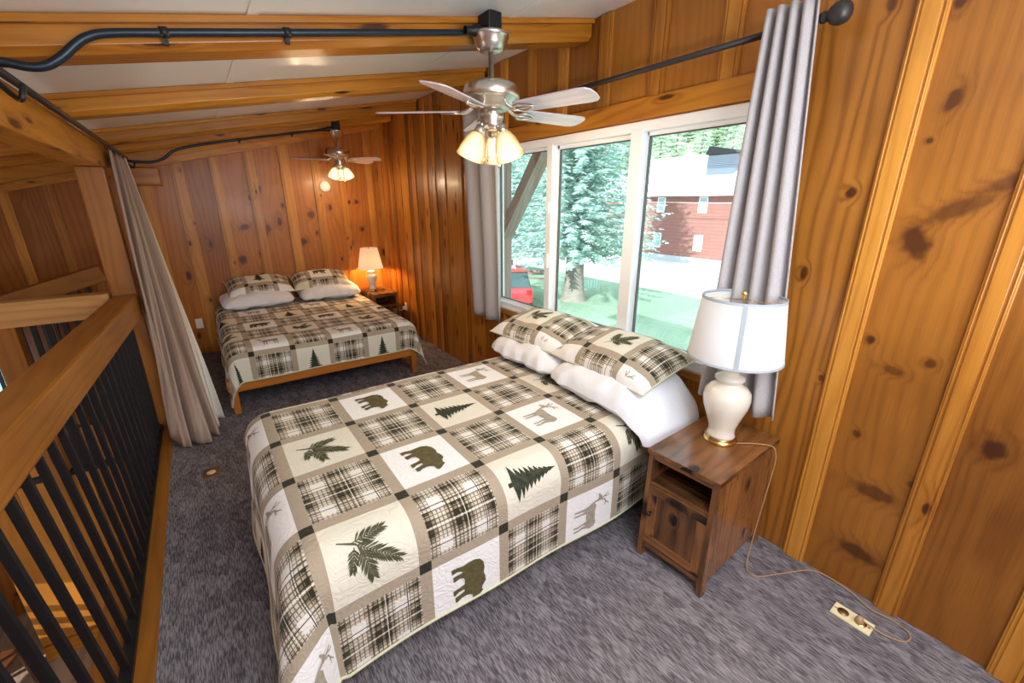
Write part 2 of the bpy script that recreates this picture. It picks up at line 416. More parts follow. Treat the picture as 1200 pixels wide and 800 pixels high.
# ------------------------------------------------------------------ shell
m = MB(); m.box(-.43, YF, -.06, XW, YB, 0, axis='y'); struct(m.build('floor', 'carpet'), 'grey purple streaked loop carpet of the loft')
m = MB()
for i in range(28):
    x0 = XL + i * .17; m.box(x0, YF, -2.66, x0 + .168, 7.2, -2.6, axis='y')
struct(m.build('floor_lower', 'plank_floor'), 'brown plank floor of the room below')
m = MB(); m.box(-.60, YF, -.26, 2.2, YB, -.065, axis='y'); struct(m.build('trim_1', 'rail_wood'))
m = MB(); m.box(-.635, YF, -.2, -.43, 4.06, .006, axis='y'); struct(m.build('trim_2', 'rail_wood', bevel=.004), 'wooden floor edge board under the black balusters')

# ceiling
m = MB(); x0, x1 = XL - .2, 2.30
m.hexa([(x0, YF, zc(x0)), (x1, YF, zc(x1)), (x1, YB + .15, zc(x1)), (x0, YB + .15, zc(x0)),
        (x0, YF, zc(x0) + .12), (x1, YF, zc(x1) + .12), (x1, YB + .15, zc(x1) + .12), (x0, YB + .15, zc(x0) + .12)])
for xs in (-.9, .32, 1.54):
    m.hexa([(xs - .02, YF, zc(xs - .02) - .004), (xs + .02, YF, zc(xs + .02) - .004), (xs + .02, YB, zc(xs + .02) - .004), (xs - .02, YB, zc(xs - .02) - .004)] +
           [(xs - .02, YF, zc(xs - .02) + .01), (xs + .02, YF, zc(xs + .02) + .01), (xs + .02, YB, zc(xs + .02) + .01), (xs - .02, YB, zc(xs - .02) + .01)])
struct(m.build('ceiling', 'ceiling_paint'), 'white sloped ceiling panels between the timber beams')

# window wall : boards and battens
WY0, WY1, WZ0, WZ1 = .93, 3.30, .79, 2.132          # opening
edges = [YF, -1.35, -.95, -.5, -.15, .20, .57, 1.25, 1.67, 2.05, 2.42, 2.75, 3.10, 3.45, 3.66, 3.86, 4.21, 4.42, 4.63, 4.90, 5.16, 5.40, 5.62, 5.80, YB]
m = MB()
for a, b in zip(edges[:-1], edges[1:]):
    s1, s2 = rng.random(), rng.random()
    s1 = {.20: .72, -.15: .93, .57: .22, -.5: .8}.get(a, s1)
    segs = [(a, b)]
    for c in (WY0, WY1):
        segs = [x for (p, q) in segs for x in (((p, c), (c, q)) if p < c < q else ((p, q),))]
    for (p, q) in segs:
        if q <= WY0 + 1e-6 or p >= WY1 - 1e-6: m.box(XW, p, -.25, XW + .10, q, zc(XW) + .05, seed=s1, mat=3 if .5 < p < 1.2 else 4 if p > 3.2 else 0)
        else:
            m.box(XW, p, -.25, XW + .10, q, WZ0, seed=s1, mat=4); m.box(XW, p, WZ1, XW + .10, q, zc(XW) + .05, seed=s1)
# battens (y0,y1,z0,z1)
B = []
for y in (-1.35, -.95, -.5, -.15): B.append((y - .04, y + .04, 0, 2.73))
B += [(.157, .24, 0, 2.73), (.522, .612, 0, 2.73)]
for y in (1.27, 1.67, 2.05, 2.42, 2.75, 3.10): B.append((y - .048, y + .048, 2.245, 2.73)); B.append((y - .03, y + .03, 0, .74))
for y, w in ((3.50, .05), (3.68, .03), (3.86, .04), (4.21, .045), (4.42, .03), (4.63, .05), (4.95, .05), (5.16, .04), (5.40, .05), (5.62, .04), (5.80, .04)): B.append((y - w, y + w, 0, 2.73))
for (a, b, z0, z1) in B:
    sd = rng.random()
    bm_ = 4 if a > 3.4 else 1
    m.box(XW - (.012 if bm_ == 4 else .016), a, z0, XW, b, z1, seed=sd, mat=bm_)
    if bm_ == 4: continue
    m.box(XW - .022, a + .018, z0, XW - .015, b - .018, z1, seed=sd, mat=1)
    if b - a > .07:
        for q in (a + .006, b - .012): m.box(XW - .021, q, z0, XW - .015, q + .006, z1, seed=sd, mat=1)
m.box(XW - .03, 1.0, 2.138, XW, 3.48, 2.245, axis='y', mat=2)      # header trim
m.box(XW - .035, .8, .74, XW, 3.45, .787, axis='y', mat=2)      # sill apron
struct(m.build('wall_right', ['pine_wall', 'pine_batten', 'beam_wood', 'pine_cathedral', 'pine_dense'], bevel=.003), 'knotty pine board and batten wall around the window')

# back wall
bats = [(-3.0, -2.9), (-2.6, -2.5), (-2.2, -2.1), (-1.8, -1.7), (-1.40, -1.33), (-1.10, -1.03), (-.72, -.63), (-.40, -.3), (-.109, -.0), (.235, .33), (.575, .675), (.93, 1.04), (1.275, 1.375), (1.58, 1.66), (1.93, 2.02), (2.1, 2.156)]
bx = [XL] + [(a + b) / 2 for a, b in bats[:-1]] + [XW + .1]
m = MB()
WX0, WX1, WB0, WB1 = -2.15, -1.66, -.7, .235
def bk(p, q, z0, z1, seed, mat=0, y0=YB, y1=YB + .1):
    zt0 = zc(p) + .05 if z1 is None else z1; zt1 = zc(q) + .05 if z1 is None else z1
    m.hexa([(p, y0, z0), (q, y0, z0), (q, y1, z0), (p, y1, z0), (p, y0, zt0), (q, y0, zt1), (q, y1, zt1), (p, y1, zt0)], (0, 0, 1), seed, mat)
for a, b in zip(bx[:-1], bx[1:]):
    sd = rng.random(); segs = [(a, b)]
    for c in (WX0, WX1): segs = [x for (p, q) in segs for x in (((p, c), (c, q)) if p < c < q else ((p, q),))]
    for (p, q) in segs:
        if q <= WX0 + 1e-6 or p >= WX1 - 1e-6: bk(p, q, -2.6, None, sd)
        else: bk(p, q, -2.6, WB0, sd); bk(p, q, WB1, None, sd)
for a, b in bats:
    sd = rng.random()
    z0 = .3 if WX0 - .1 < a < WX1 else -2.6
    bk(a, b, z0, None, sd, 1, YB - .016, YB); bk(a + .018, b - .018, z0, None, sd, 1, YB - .022, YB - .014)
def zt(x): return 2.02 + .235 * (x + .35)
m.hexa([(XL, YB - .04, zt(XL)), (XW, YB - .04, zt(XW)), (XW, YB, zt(XW)), (XL, YB, zt(XL)), (XL, YB - .04, zc(XL)), (XW, YB - .04, zc(XW)), (XW, YB, zc(XW)), (XL, YB, zc(XL))], (1, 0, 0), None, 2)
m.hexa([(XL, YB - .055, zt(XL) + .02), (XW, YB - .055, zt(XW) + .02), (XW, YB - .04, zt(XW) + .02), (XL, YB - .04, zt(XL) + .02), (XL, YB - .055, zt(XL) + .07), (XW, YB - .055, zt(XW) + .07), (XW, YB - .04, zt(XW) + .07), (XL, YB - .04, zt(XL) + .07)], (1, 0, 0), None, 2)
m.box(WX0 - .07, YB - .03, WB1, WX1 + .07, YB, WB1 + .08, axis='x', mat=2); m.box(WX1, YB - .03, WB0, WX1 + .07, YB, WB1, mat=2)
struct(m.build('wall_back', ['pine_back', 'pine_batten', 'beam_wood'], bevel=.003), 'knotty pine board and batten wall behind the far bed')
m = MB(); m.box(WX0, YB + .04, WB0, WX1, YB + .05, WB1); struct(m.build('window_2', 'glowing_blue_pane'), 'pale turquoise pane low behind the stair railing')

m = MB(); m.box(XL - .12, YF - .12, -2.7, XW + .1, YF, 2.8); struct(m.build('wall_front', 'pine_back'))
# left wall with an opening for daylight on the lower floor, lower wall under the loft
m = MB()
def lw(y0, y1, z0, z1): m.box(XL - .12, y0, z0, XL, y1, z1)
lw(YF, 2.2, -2.6, 1.7); lw(4.6, YB, -2.6, 1.7); lw(2.2, 4.6, -2.6, -2.2); lw(2.2, 4.6, -.7, 1.7)
struct(m.build('wall_left', 'pine_back'))
m = MB()
for i, xx in enumerate(np.arange(-1.95, 2.1, .24)): m.box(xx, 5.12, -2.42, xx + .238, 5.2, -.26)
m.box(-1.95, 5.10, -2.6, 2.1, 5.2, -2.43, axis='x', mat=1); 
struct(m.build('wall_lower', ['pine_wall', 'beam_wood'], bevel=.003), 'knotty board wall of the lower room seen between balusters')

# ------------------------------------------------------------------ beams
def beam(y0, y1, label, name='ceiling_beam'):
    m = MB(); xa, xb = XL, XW - .016; d = .024
    prof = [(y0, 0), (y0, -1), (y0 + .0, -2), (y0 + d, -3), (y1 - d, -3), (y1, -2), (y1, 0)]
    def zz(x, k): t = zc(x) - .002; b = zb(x); return {0: t, -1: (t + b) / 2, -2: b + d, -3: b}[k]
    ys = [(y0, 0), (y0, -2), (y0 + d, -3), (y1 - d, -3), (y1, -2), (y1, 0)]
    b = len(m.v); sd = rng.random()
    for x in (xa, xb):
        for (y, k) in ys: m.v.append((x, y, zz(x, k)))
    n = len(ys)
    for i in range(n): m.face((b + i, b + (i + 1) % n, b + n + (i + 1) % n, b + n + i), (1, 0, .195), sd)
    m.face(list(range(b + n - 1, b - 1, -1)), (0, 0, 1), sd); m.face(list(range(b + n, b + 2 * n)), (0, 0, 1), sd)
    # quarter round strip between beam and ceiling
    m.bar((xa, y0 - .012, zc(xa) - .014), (xb, y0 - .012, zc(xb) - .014), .024, .026)
    o = m.build(name, 'beam_wood', bevel=.004)
    return tag(o, label, 'beam', 'timber beams under the sloped ceiling')
beam(2.165, 2.345, 'golden timber ceiling beam carrying the nearer fan and the thick black conduit')
beam(3.37, 3.53, 'golden timber ceiling beam next behind the nearer fan')
beam(4.74, 4.89, 'golden timber ceiling beam third from the camera, without any conduit')
beam(5.48, 5.62, 'golden timber ceiling beam nearest the back wall, carrying the small fan')

m = MB(); m.box(-.575, YF + .1, 1.925, -.43, YB - .03, 2.085, axis='y')
tag(m.build('plate_beam', 'beam_wood', bevel=.008), 'heavy horizontal timber running along the open loft edge above the railing', 'beam')
m = MB(); m.box(-.575, 4.06, -.2, -.432, 4.20, 1.924)
tag(m.build('loft_post', 'rail_wood', bevel=.008), 'upright timber post at the end of the railing beside the drape', 'post')
m = MB(); m.box(-.42, 5.72, 1.86, -.20, 5.96, 2.02, axis='x')
tag(m.build('corner_block', 'beam_wood', bevel=.01), 'short timber block under the ceiling corner right of the drape top', 'block')

# ------------------------------------------------------------------ railing
R = thing('loft_railing', (-.52, 2.2, 0), 'loft railing of black square balusters under a heavy timber handrail', 'railing')
m = MB()
def hx(y): return -.430 + (y - 3.95) * .0505
c = []
ya, yb = .25, 4.055
for z in (.915, 1.072):
    c += [(hx(ya) - .145, ya, z), (hx(ya), ya, z), (hx(yb), yb, z), (hx(yb) - .145, yb, z)]
m.hexa(c, (0, 1, 0)); m.build('handrail', 'rail_wood', R, bevel=.012)
m = MB(); m.box(-.535, .25, .007, -.495, 4.055, .03, axis='y'); m.build('bottom_rail', 'black_metal', R)
y = 1.782 - .128 * 10; i = 0
while y < 4.0:
    if y > .3:
        xt = (hx(y) - .07) * .6 + (-.515) * .4
        m = MB(); m.bar((-.515, y, .03), (xt, y, .93), .022, .022, up=(0, 1, 0))
        m.build('baluster', 'black_metal', R)
    y += .128
R2 = thing('cross_railing', (-1.0, 4.06, 0), 'short cross railing of pale weathered timber left of the post', 'railing')
m = MB(); m.box(-2.3, 4.0, .93, -.58, 4.13, 1.095, axis='x'); m.build('handrail', 'log_wood', R2, bevel=.012)
m = MB(); m.box(-2.3, 4.04, -.2, -.58, 4.09, -.165, axis='x'); m.build('bottom_rail', 'black_metal', R2)
for xx in np.arange(-.70, -1.02, -.075):
    m = MB(); m.box(xx - .013, 4.05, -.165, xx + .013, 4.076, .93); m.build('baluster', 'black_metal', R2)
for xx in np.arange(-1.3, -2.2, -.1):
    m = MB(); m.box(xx - .013, 4.05, -.165, xx + .013, 4.076, .93); m.build('baluster', 'black_metal', R2)
m = MB(); m.box(-1.20, 4.02, -2.6, -1.07, 4.12, .93); m.build('newel_post', 'rail_wood', R2, bevel=.006)
R3 = thing('stair_railing', (-1.4, 5.6, 0), 'sloping stair handrail with black balusters against the far boards', 'railing')
m = MB(); m.bar((-.80, 5.6, 1.06), (-2.6, 5.5, .52), .15, .15); m.build('handrail', 'rail_wood', R3, bevel=.01)
m = MB(); m.box(-.86, 5.54, -2.0, -.74, 5.66, .98); m.build('newel_post', 'rail_wood', R3)
for xx in np.arange(-.93, -2.0, -.075):
    m = MB(); zt_ = 1.06 + (xx + .80) * .3 - .06
    m.box(xx - .012, 5.57, zt_ - 1.0, xx + .012, 5.594, zt_); m.build('baluster', 'black_metal', R3)
m = MB(); m.bar((-.80, 5.582, -.02), (-2.6, 5.582, -.56), .05, .05); m.build('stringer', 'rail_wood', R3)

# ------------------------------------------------------------------ window
W = struct(thing('window_1', (XW + .03, 2.1, WZ0), 'white three-part sliding window', None)); del W['label']
W['label'] = 'white vinyl three-pane window behind the near bed'
m = MB()
xa, xb = XW - .012, XW + .085
m.box(xa, WY0, WZ0, xb, WY1, WZ0 + .055, axis='y'); m.box(xa, WY0, WZ1 - .055, xb, WY1, WZ1, axis='y')
m.box(xa, WY0, WZ0, xb, WY0 + .05, WZ1); m.box(xa, WY1 - .05, WZ0, xb, WY1, WZ1)
m.build('window_frame', 'white_vinyl', W, bevel=.004)
m = MB(); m.box(XW - .02, WY0 - .06, WZ0 - .003, XW + .02, WY1 + .05, WZ0 + .012, axis='y'); m.build('sill', 'white_vinyl', W)
for yy, w in ((1.765, .043), (2.527, .03)):
    m = MB(); m.box(xa - .004, yy - w, WZ0 + .04, xb - .01, yy + w, WZ1 - .04); m.build('mullion', 'white_vinyl', W, bevel=.004)
def sash(y0, y1, x, w, name):
    m = MB(); z0, z1 = WZ0 + .05, WZ1 - .05
    m.box(x, y0, z0, x + .03, y1, z0 + w, axis='y'); m.box(x, y0, z1 - w, x + .03, y1, z1, axis='y'); m.box(x, y0, z0, x + .03, y0 + w, z1); m.box(x, y1 - w, z0, x + .03, y1, z1)
    s = m.build('sash', 'white_vinyl', W, bevel=.003)
    m = MB(); t = .006
    a, b, c_, d = y0 + w, y1 - w, z0 + w, z1 - w
    m.box(x - .001, a, c_, x + .02, b, c_ + t, axis='y'); m.box(x - .001, a, d - t, x + .02, b, d, axis='y'); m.box(x - .001, a, c_, x + .02, a + t, d); m.box(x - .001, b - t, c_, x + .02, b, d)
    m.build('gasket', 'gasket', s)
    m = MB(); m.box(x + .012, a, c_, x + .016, b, d); m.build('pane', 'clear_glass', s)
    return s
sash(WY0 + .05, 1.735, XW + .03, .026, 'a'); sash(1.78, 2.505, XW + .035, .03, 'b'); sash(2.55, WY1 - .05, XW + .03, .024, 'c')
m = MB(); m.box(xa - .02, 2.51, 1.22, xa, 2.545, 1.33); m.box(xa - .02, 2.51, 1.62, xa, 2.545, 1.70); m.build('latch', 'white_vinyl', W, bevel=.004)

# ------------------------------------------------------------------ curtains
def curtain_sheet(name, top, bot, zt, zb_, nf, amp_t, amp_b, mats, matf=None, nu=140, nv=30, nrm=(-1, 0), thick=.004, bow=None, seed=0, wild=0):
    rr = random.Random(seed); ph = [rr.uniform(-.6, .6) for _ in range(nf + 3)]
    m = MB()
    def f(s, t):
        # s across, t down
        def ip(L, s):
            x = s * (len(L) - 1); i = min(int(x), len(L) - 2); k = x - i
            return np.array(L[i]) * (1 - k) + np.array(L[i + 1]) * k
        a = ip(top, s); b = ip(bot, s); tt = t if bow is None else t ** bow
        p = a * (1 - tt) + b * tt
        k = s * nf; i = int(k); w = math.sin(2 * PI * k + ph[i] * (1 - (k - i)) + ph[i + 1] * (k - i))
        w = math.copysign(abs(w) ** .8, w)
        amp = amp_t * (1 - t) + amp_b * t
        if wild: w = .65 * w + .45 * math.sin(2 * PI * (k * .55 + .35 * math.sin(2.6 * t + 1))) + .3 * math.sin(2 * PI * (k * 1.9 + .5 * t))
        d = w * amp * (1 + .15 * math.sin(5 * t + i))
        return (p[0] + nrm[0] * d, p[1] + nrm[1] * d, zt + (zb_ - zt) * t)
    m.grid(f, nu, nv, uvf=lambda s, t: (s * 1.2, t * 1.8), matf=matf)
    return m
T = thing('window_curtain', (2.06, .9, .73), 'grey linen curtain panel hanging behind the white ceramic lamp', 'curtain', 'grey window curtains')
m = curtain_sheet('c', [(2.012, 1.05), (2.012, .868)], [(2.03, 1.115), (2.015, .73)], 2.42, .735, 4, .026, .032, 'linen_curtain', seed=3)
m.build('curtain_panel', 'linen_curtain', T, solid=.006)
T = thing('window_curtain', (2.07, 3.3, .68), 'grey linen curtain panel at the far end of the window', 'curtain', 'grey window curtains')
m = curtain_sheet('c', [(2.01, 3.50), (2.01, 3.02)], [(2.06, 3.49), (2.05, 3.03)], 2.42, .675, 2, .03, .036, 'linen_curtain', seed=5)
m.build('curtain_panel', 'linen_curtain', T, solid=.006)
T = thing('curtain_rod', (2.06, 2.2, 2.355), 'dark bronze window curtain rod with ball finial', 'curtain rod')
m = MB(); m.tube([(2.055, .865, 2.357), (2.055, 3.50, 2.357)], .0135, 14, spline=False); m.build('rod', 'rod_metal', T)
for s, yy in ((-1, .865), (1, 3.50)):
    m = MB()
    if s > 0: m.lathe([(0, 0), (.015, 0), (.015, .012), (0, .014)], (2.055, yy, 2.357), 16, axis=(0, 1, 0))
    else: m.lathe([(.0, -.005), (.019, -.004), (.021, .006), (.017, .014), (.017, .02), (.028, .026), (.037, .042), (.040, .058), (.036, .076), (.022, .090), (0, .095)], (2.055, yy, 2.357), 24, axis=(0, s, 0)); m.build('finial', 'rod_metal', T)
    m = MB(); m.box(2.045, yy - s * .10 - .008, 2.32, 2.065, yy - s * .10 + .008, 2.345); m.box(2.045, yy - s * .10 - .008, 2.315, XW - .02, yy - s * .10 + .008, 2.328, axis='x'); m.box(XW - .024, yy - s * .10 - .02, 2.28, XW - .016, yy - s * .10 + .02, 2.36); m.build('bracket', 'rod_metal', T)

T = thing('divider_drape', (-.25, 3.9, 0), 'taupe satin divider drape with pale lining hanging by the timber post', 'curtain')
top = [(-.40, 4.24), (-.39, 4.5), (-.385, 4.62), (-.38, 4.8), (-.37, 4.95)]
bot = [(-.425, 3.72), (-.37, 3.60), (-.27, 3.57), (-.17, 3.68), (-.085, 3.92)]
m = curtain_sheet('d', top, bot, 2.04, .012, 4, .026, .078, None, matf=lambda s, t: 1 if s > .80 else 0, nrm=(.45, -.9), seed=9, bow=.9, nu=200, nv=60, wild=1)
m.build('drape', ['silk_drape', 'lining'], T, solid=.004)
for k in range(6):
    m = MB(); a = k / 5; m.lathe([(.017, -.004), (.021, -.004), (.021, .004), (.017, .004), (.017, -.004)], (-.395, 4.27 + .6 * a, 2.062), 16, axis=(0, 1, 0)); m.build('ring', 'rod_metal', T)
T = thing('drape_rod', (-.4, 3.5, 2.08), 'grey metal drape rod fixed along the timber above the railing', 'curtain rod')
m = MB(); m.tube([(-.397, 1.2, 2.075), (-.397, 5.35, 2.075)], .013, 12, spline=False); m.build('rod', 'rod_metal', T)
for yy in (2.05, 5.3):
    m = MB(); m.box(-.43, yy - .03, 2.03, -.415, yy + .03, 2.10); m.tube([(-.42, yy, 2.06), (-.397, yy, 2.072)], .012, 8, spline=False)
    m.tube([(-.41, yy, 2.05), (-.37, yy - .02, 2.0), (-.35, yy - .05, 1.99), (-.34, yy - .04, 2.03)], .008, 8); m.build('bracket', 'black_metal', T)

# ------------------------------------------------------------------ conduits
def conduit(name, pts, r, box, label, clips, elbow=None):
    T = thing(name, box, label, 'conduit')
    m = MB(); m.tube(pts, r, 14); m.build('pipe', 'black_pipe', T)
    m = MB(); bx_, by_, bz_ = box; w = r * 2.9
    m.box(bx_ - w, by_ - .05, bz_ - .045, bx_ + w, by_ + .05, bz_ + .04)
    m.lathe([(r * 1.9, 0), (r * 1.9, .06), (r * 1.3, .075), (r * 1.3, .11)], (bx_ - w + .005, by_, pts[-1][2]), 16, axis=(-1, 0, -.15))
    m.build('junction_box', 'black_metal', T, bevel=.008)
    for (x, z) in clips:
        m = MB(); y = pts[-2][1]
        m.tube([(x, y, z), (x + .025, y, z + .004)], r * 1.3, 12, spline=False); m.box(x + .004, y + r * .2, z - r * 2.6, x + .02, y + r * 1.5, z); m.build('clip', 'black_metal', T)
    return T
yc = 2.135
pts = [(-.75, yc, 2.108), (-.5, yc, 2.108), (-.393, yc, 2.108), (-.34, yc, 2.103), (-.295, yc, 2.112), (-.25, yc, 2.145), (-.21, yc, 2.185), (-.175, yc, 2.212), (-.12, yc, 2.233), (.05, yc, 2.266), (.35, yc, 2.322), (.644, yc, 2.377), (1.30, yc, 2.500)]
conduit('electrical_conduit', pts, .0135, (1.362, 2.088, 2.54), 'thick black conduit bending up along the nearest ceiling beam to the nearer fan', [(.02, 2.262), (.42, 2.336)])
y2 = 5.452
pts = [(-.40, y2, 2.055), (-.33, y2, 2.05), (-.22, y2, 2.055), (-.13, y2, 2.09), (-.06, y2, 2.15), (.03, y2, 2.19), (.25, y2, 2.245), (.9, y2, 2.375), (1.42, y2, 2.475)]
conduit('electrical_conduit', pts, .012, (1.47, 5.425, 2.512), 'thin black conduit along the far ceiling beam to the smaller fan', [(.5, 2.295), (1.0, 2.393)])

# ------------------------------------------------------------------ ceiling fans
def fan(loc, label, a0, shade_a0):
    T = thing('ceiling_fan', loc, label, 'ceiling fan', 'ceiling fans with lit glass shades')
    def B(m, nm, mt, par=T, **k): return m.build(nm, mt, par, local=True, **k)
    m = MB(); m.lathe([(0, 0), (.090, 0), (.094, -.008), (.090, -.016), (.086, -.020), (.080, -.044), (.064, -.070), (.058, -.076), (.03, -.08), (0, -.08)], n=40); B(m, 'canopy', 'nickel')
    m = MB(); m.lathe([(0, -.075), (.0135, -.075), (.0135, -.19), (.03, -.195), (.03, -.205), (0, -.206)], n=20); B(m, 'downrod', 'nickel')
    m = MB(); m.lathe([(0, -.205), (.05, -.206), (.105, -.212), (.136, -.228), (.146, -.252), (.146, -.282), (.141, -.288), (.128, -.290), (.126, -.300), (.113, -.304), (.107, -.326), (.085, -.338), (0, -.338)], n=48); B(m, 'motor_housing', 'nickel')
    m = MB(); m.lathe([(0, -.335), (.062, -.337), (.062, -.375), (.055, -.392), (.058, -.40), (.052, -.425), (.03, -.435), (0, -.436)], n=32); B(m, 'light_hub', 'nickel')
    for k in range(5):
        a = a0 + k * 2 * PI / 5; d = Vector((math.cos(a), math.sin(a), 0)); s = Vector((-math.sin(a), math.cos(a), 0)); zz = -.342
        pitch = math.radians(-12)
        m = MB()
        outl = [(.175, .050), (.20, .057), (.55, .070), (.585, .064), (.605, .045), (.612, 0), (.605, -.045), (.585, -.064), (.55, -.070), (.20, -.057), (.175, -.050)]
        b = len(m.v); n = len(outl)
        for h in (-.003, .003):
            for (r, w) in outl:
                p = d * r + s * (w * math.cos(pitch)); m.v.append((p.x, p.y, zz + w * math.sin(pitch) + h))
        m.face(list(range(n - 1, -1, -1)), tuple(d), .3 + .1 * k); m.face(list(range(n, 2 * n)), tuple(d), .3 + .1 * k)
        for i in range(n): m.face((i, (i + 1) % n, n + (i + 1) % n, n + i), tuple(d), .3)
        bl = B(m, 'blade', 'blade_wood')
        m = MB()
        def P(r, w, z=0): q = d * r + s * w; return (q.x, q.y, zz + z + w * math.sin(pitch))
        m.tube([P(.10, 0, .02), P(.13, 0, .0), P(.16, 0, -.008)], .011, 8)
        for sg in (-1, 1): m.tube([P(.15, 0, -.008), P(.18, sg * .032, -.008), P(.215, sg * .034, -.008), P(.25, sg * .015, -.008), P(.268, 0, -.008)], .0055, 8)
        m.tube([P(.15, 0, -.008), P(.268, 0, -.008)], .004, 8, spline=False)
        B(m, 'blade_iron', 'nickel')
    for k in range(3):
        a = shade_a0 + k * 2 * PI / 3; d = Vector((math.cos(a), math.sin(a), 0)); ax = Vector((d.x * .42, d.y * .42, -1)).normalized()
        p0 = d * .055 + Vector((0, 0, -.405))
        m = MB(); m.tube([tuple(d * .03 + Vector((0, 0, -.40))), tuple(p0), tuple(p0 + ax * .02)], .012, 10); m.lathe([(.0, .0), (.024, .0), (.029, .02), (.029, .045), (0, .045)], p0 + ax * .012, 20, axis=ax); B(m, 'lamp_holder', 'nickel')
        m = MB(); m.lathe([(.030, .04), (.040, .048), (.056, .080), (.068, .120), (.076, .166), (.0735, .166), (.065, .120), (.053, .081), (.037, .052)], p0 + ax * .012, 28, axis=ax); sh = B(m, 'glass_shade', 'lit_glass')
        m = MB(); m.lathe([(0, .055), (.012, .056), (.022, .075), (.024, .095), (.015, .113), (0, .117)], p0 + ax * .012, 16, axis=ax); m.build('bulb', 'bulb_glow', sh, local=True)
    for (dx, dy, l) in ((.02, -.035, .16), (-.035, -.01, .13)):
        m = MB(); m.tube([(dx, dy, -.43), (dx, dy, -.43 - l)], .0018, 6, spline=False); m.lathe([(0, 0), (.006, -.004), (.008, -.014), (.005, -.026), (0, -.03)], (dx, dy, -.43 - l), 12); B(m, 'pull_chain', 'brass')
    return T
RT = math.radians(-35.6)
F1 = fan((1.364, 2.085, 2.492), 'larger brushed nickel ceiling fan with pale blades near the window', math.radians(-3), RT - math.radians(38))
F2 = dup(F1, (1.47, 5.44, 2.462), math.radians(30), 'smaller ceiling fan over the far bed near the back wall', (.82, .82, .88))

# ------------------------------------------------------------------ quilt machinery
def poly_deer():
    P = []
    P.append([(.30, .58), (.34, .62), (.45, .60), (.58, .60), (.68, .62), (.735, .58), (.75, .50), (.72, .44), (.70, .36), (.715, .26), (.71, .18), (.685, .18), (.685, .26), (.66, .36), (.65, .42), (.63, .36), (.65, .26), (.64, .18), (.615, .18), (.62, .27), (.60, .36), (.59, .43), (.50, .42), (.44, .42), (.43, .34), (.425, .18), (.40, .18), (.40, .33), (.385, .40), (.37, .33), (.355, .18), (.33, .18), (.335, .34), (.33, .44), (.30, .50), (.27, .58), (.25, .66), (.22, .67), (.165, .655), (.155, .675), (.20, .71), (.225, .735), (.27, .735), (.31, .76), (.315, .735), (.29, .71), (.295, .65)])
    P.append([(.25, .735), (.235, .80), (.20, .86), (.215, .865), (.25, .81), (.262, .84), (.25, .90), (.265, .90), (.278, .84), (.268, .78), (.27, .735)])
    P.append([(.275, .74), (.30, .80), (.36, .83), (.42, .89), (.43, .88), (.38, .82), (.43, .81), (.43, .795), (.36, .80), (.315, .78), (.29, .735)])
    return P
def poly_bear():
    return [[(.17, .50), (.165, .60), (.20, .68), (.28, .735), (.38, .75), (.47, .735), (.55, .76), (.63, .765), (.70, .71), (.755, .70), (.775, .725), (.795, .70), (.83, .655), (.87, .60), (.875, .565), (.84, .545), (.78, .55), (.745, .52), (.72, .46), (.725, .38), (.76, .32), (.755, .285), (.67, .285), (.655, .35), (.63, .43), (.59, .42), (.60, .34), (.635, .285), (.625, .26), (.545, .26), (.53, .35), (.51, .43), (.44, .44), (.395, .42), (.37, .36), (.39, .30), (.385, .27), (.30, .27), (.295, .36), (.285, .42), (.255, .38), (.235, .32), (.25, .27), (.24, .25), (.165, .25), (.165, .33), (.185, .42)]]
def poly_tree():
    L = []; R_ = []; n = 9
    rr = random.Random(4)
    for i in range(n):
        t = i / n; y = .90 - .68 * t; w = .035 + .24 * t
        L += [(.5 - w * .38, y - .02), (.5 - w * (.9 + .25 * rr.random()), y - .085)]; R_ += [(.5 + w * .38, y - .02), (.5 + w * (.9 + .25 * rr.random()), y - .085)]
    pts = [(.5, .94)] + R_ + [(.57, .17), (.53, .165), (.53, .10), (.47, .10), (.47, .165), (.43, .17)] + L[::-1]
    return [pts]
def poly_branch():
    P = []; rr = random.Random(2)
    def spray(x0, y0, ang, ln, nl, nw):
        c, s = math.cos(ang), math.sin(ang)
        P.append([(x0 - s * .006, y0 + c * .006), (x0 + s * .006, y0 - c * .006), (x0 + c * ln, y0 + s * ln)])
        for i in range(nw):
            t = (.12 + .88 * i / (nw - 1)); px, py = x0 + c * ln * t, y0 + s * ln * t
            l = nl * (1 - .45 * abs(t - .4))
            for sg in (-1, 1):
                a = ang + sg * (.85 - .45 * t + rr.uniform(-.1, .1)); ca, sa = math.cos(a), math.sin(a); w = .0125
                P.append([(px + sa * w * .5, py - ca * w * .5), (px + ca * l * .6 + sa * w, py + sa * l * .6 - ca * w), (px + ca * l, py + sa * l), (px + ca * l * .6 - sa * w, py + sa * l * .6 + ca * w), (px - sa * w * .5, py + ca * w * .5)])
    P.append([(.10, .46), (.10, .475), (.30, .52), (.34, .50)])
    spray(.26, .51, .75, .34, .15, 10); spray(.26, .50, -.02, .56, .17, 15); spray(.36, .49, -.75, .36, .16, 11); spray(.30, .47, -1.25, .22, .11, 7)
    return P
def xf(P, k, rot=0):
    c, q = math.cos(rot), math.sin(rot)
    return [[(.5 + k * ((x - .5) * c - (y - .5) * q), .5 + k * ((x - .5) * q + (y - .5) * c)) for x, y in p] for p in P]
MOT = {0: (xf(poly_branch(), .86, math.radians(55)), 3), 1: (xf(poly_bear(), .84), 1), 2: (xf(poly_tree(), .88), 2), 3: (xf(poly_deer(), .92), 4)}
QM = ['quilt', 'motif_bear', 'motif_tree', 'motif_branch', 'motif_deer', 'quilt_lining']
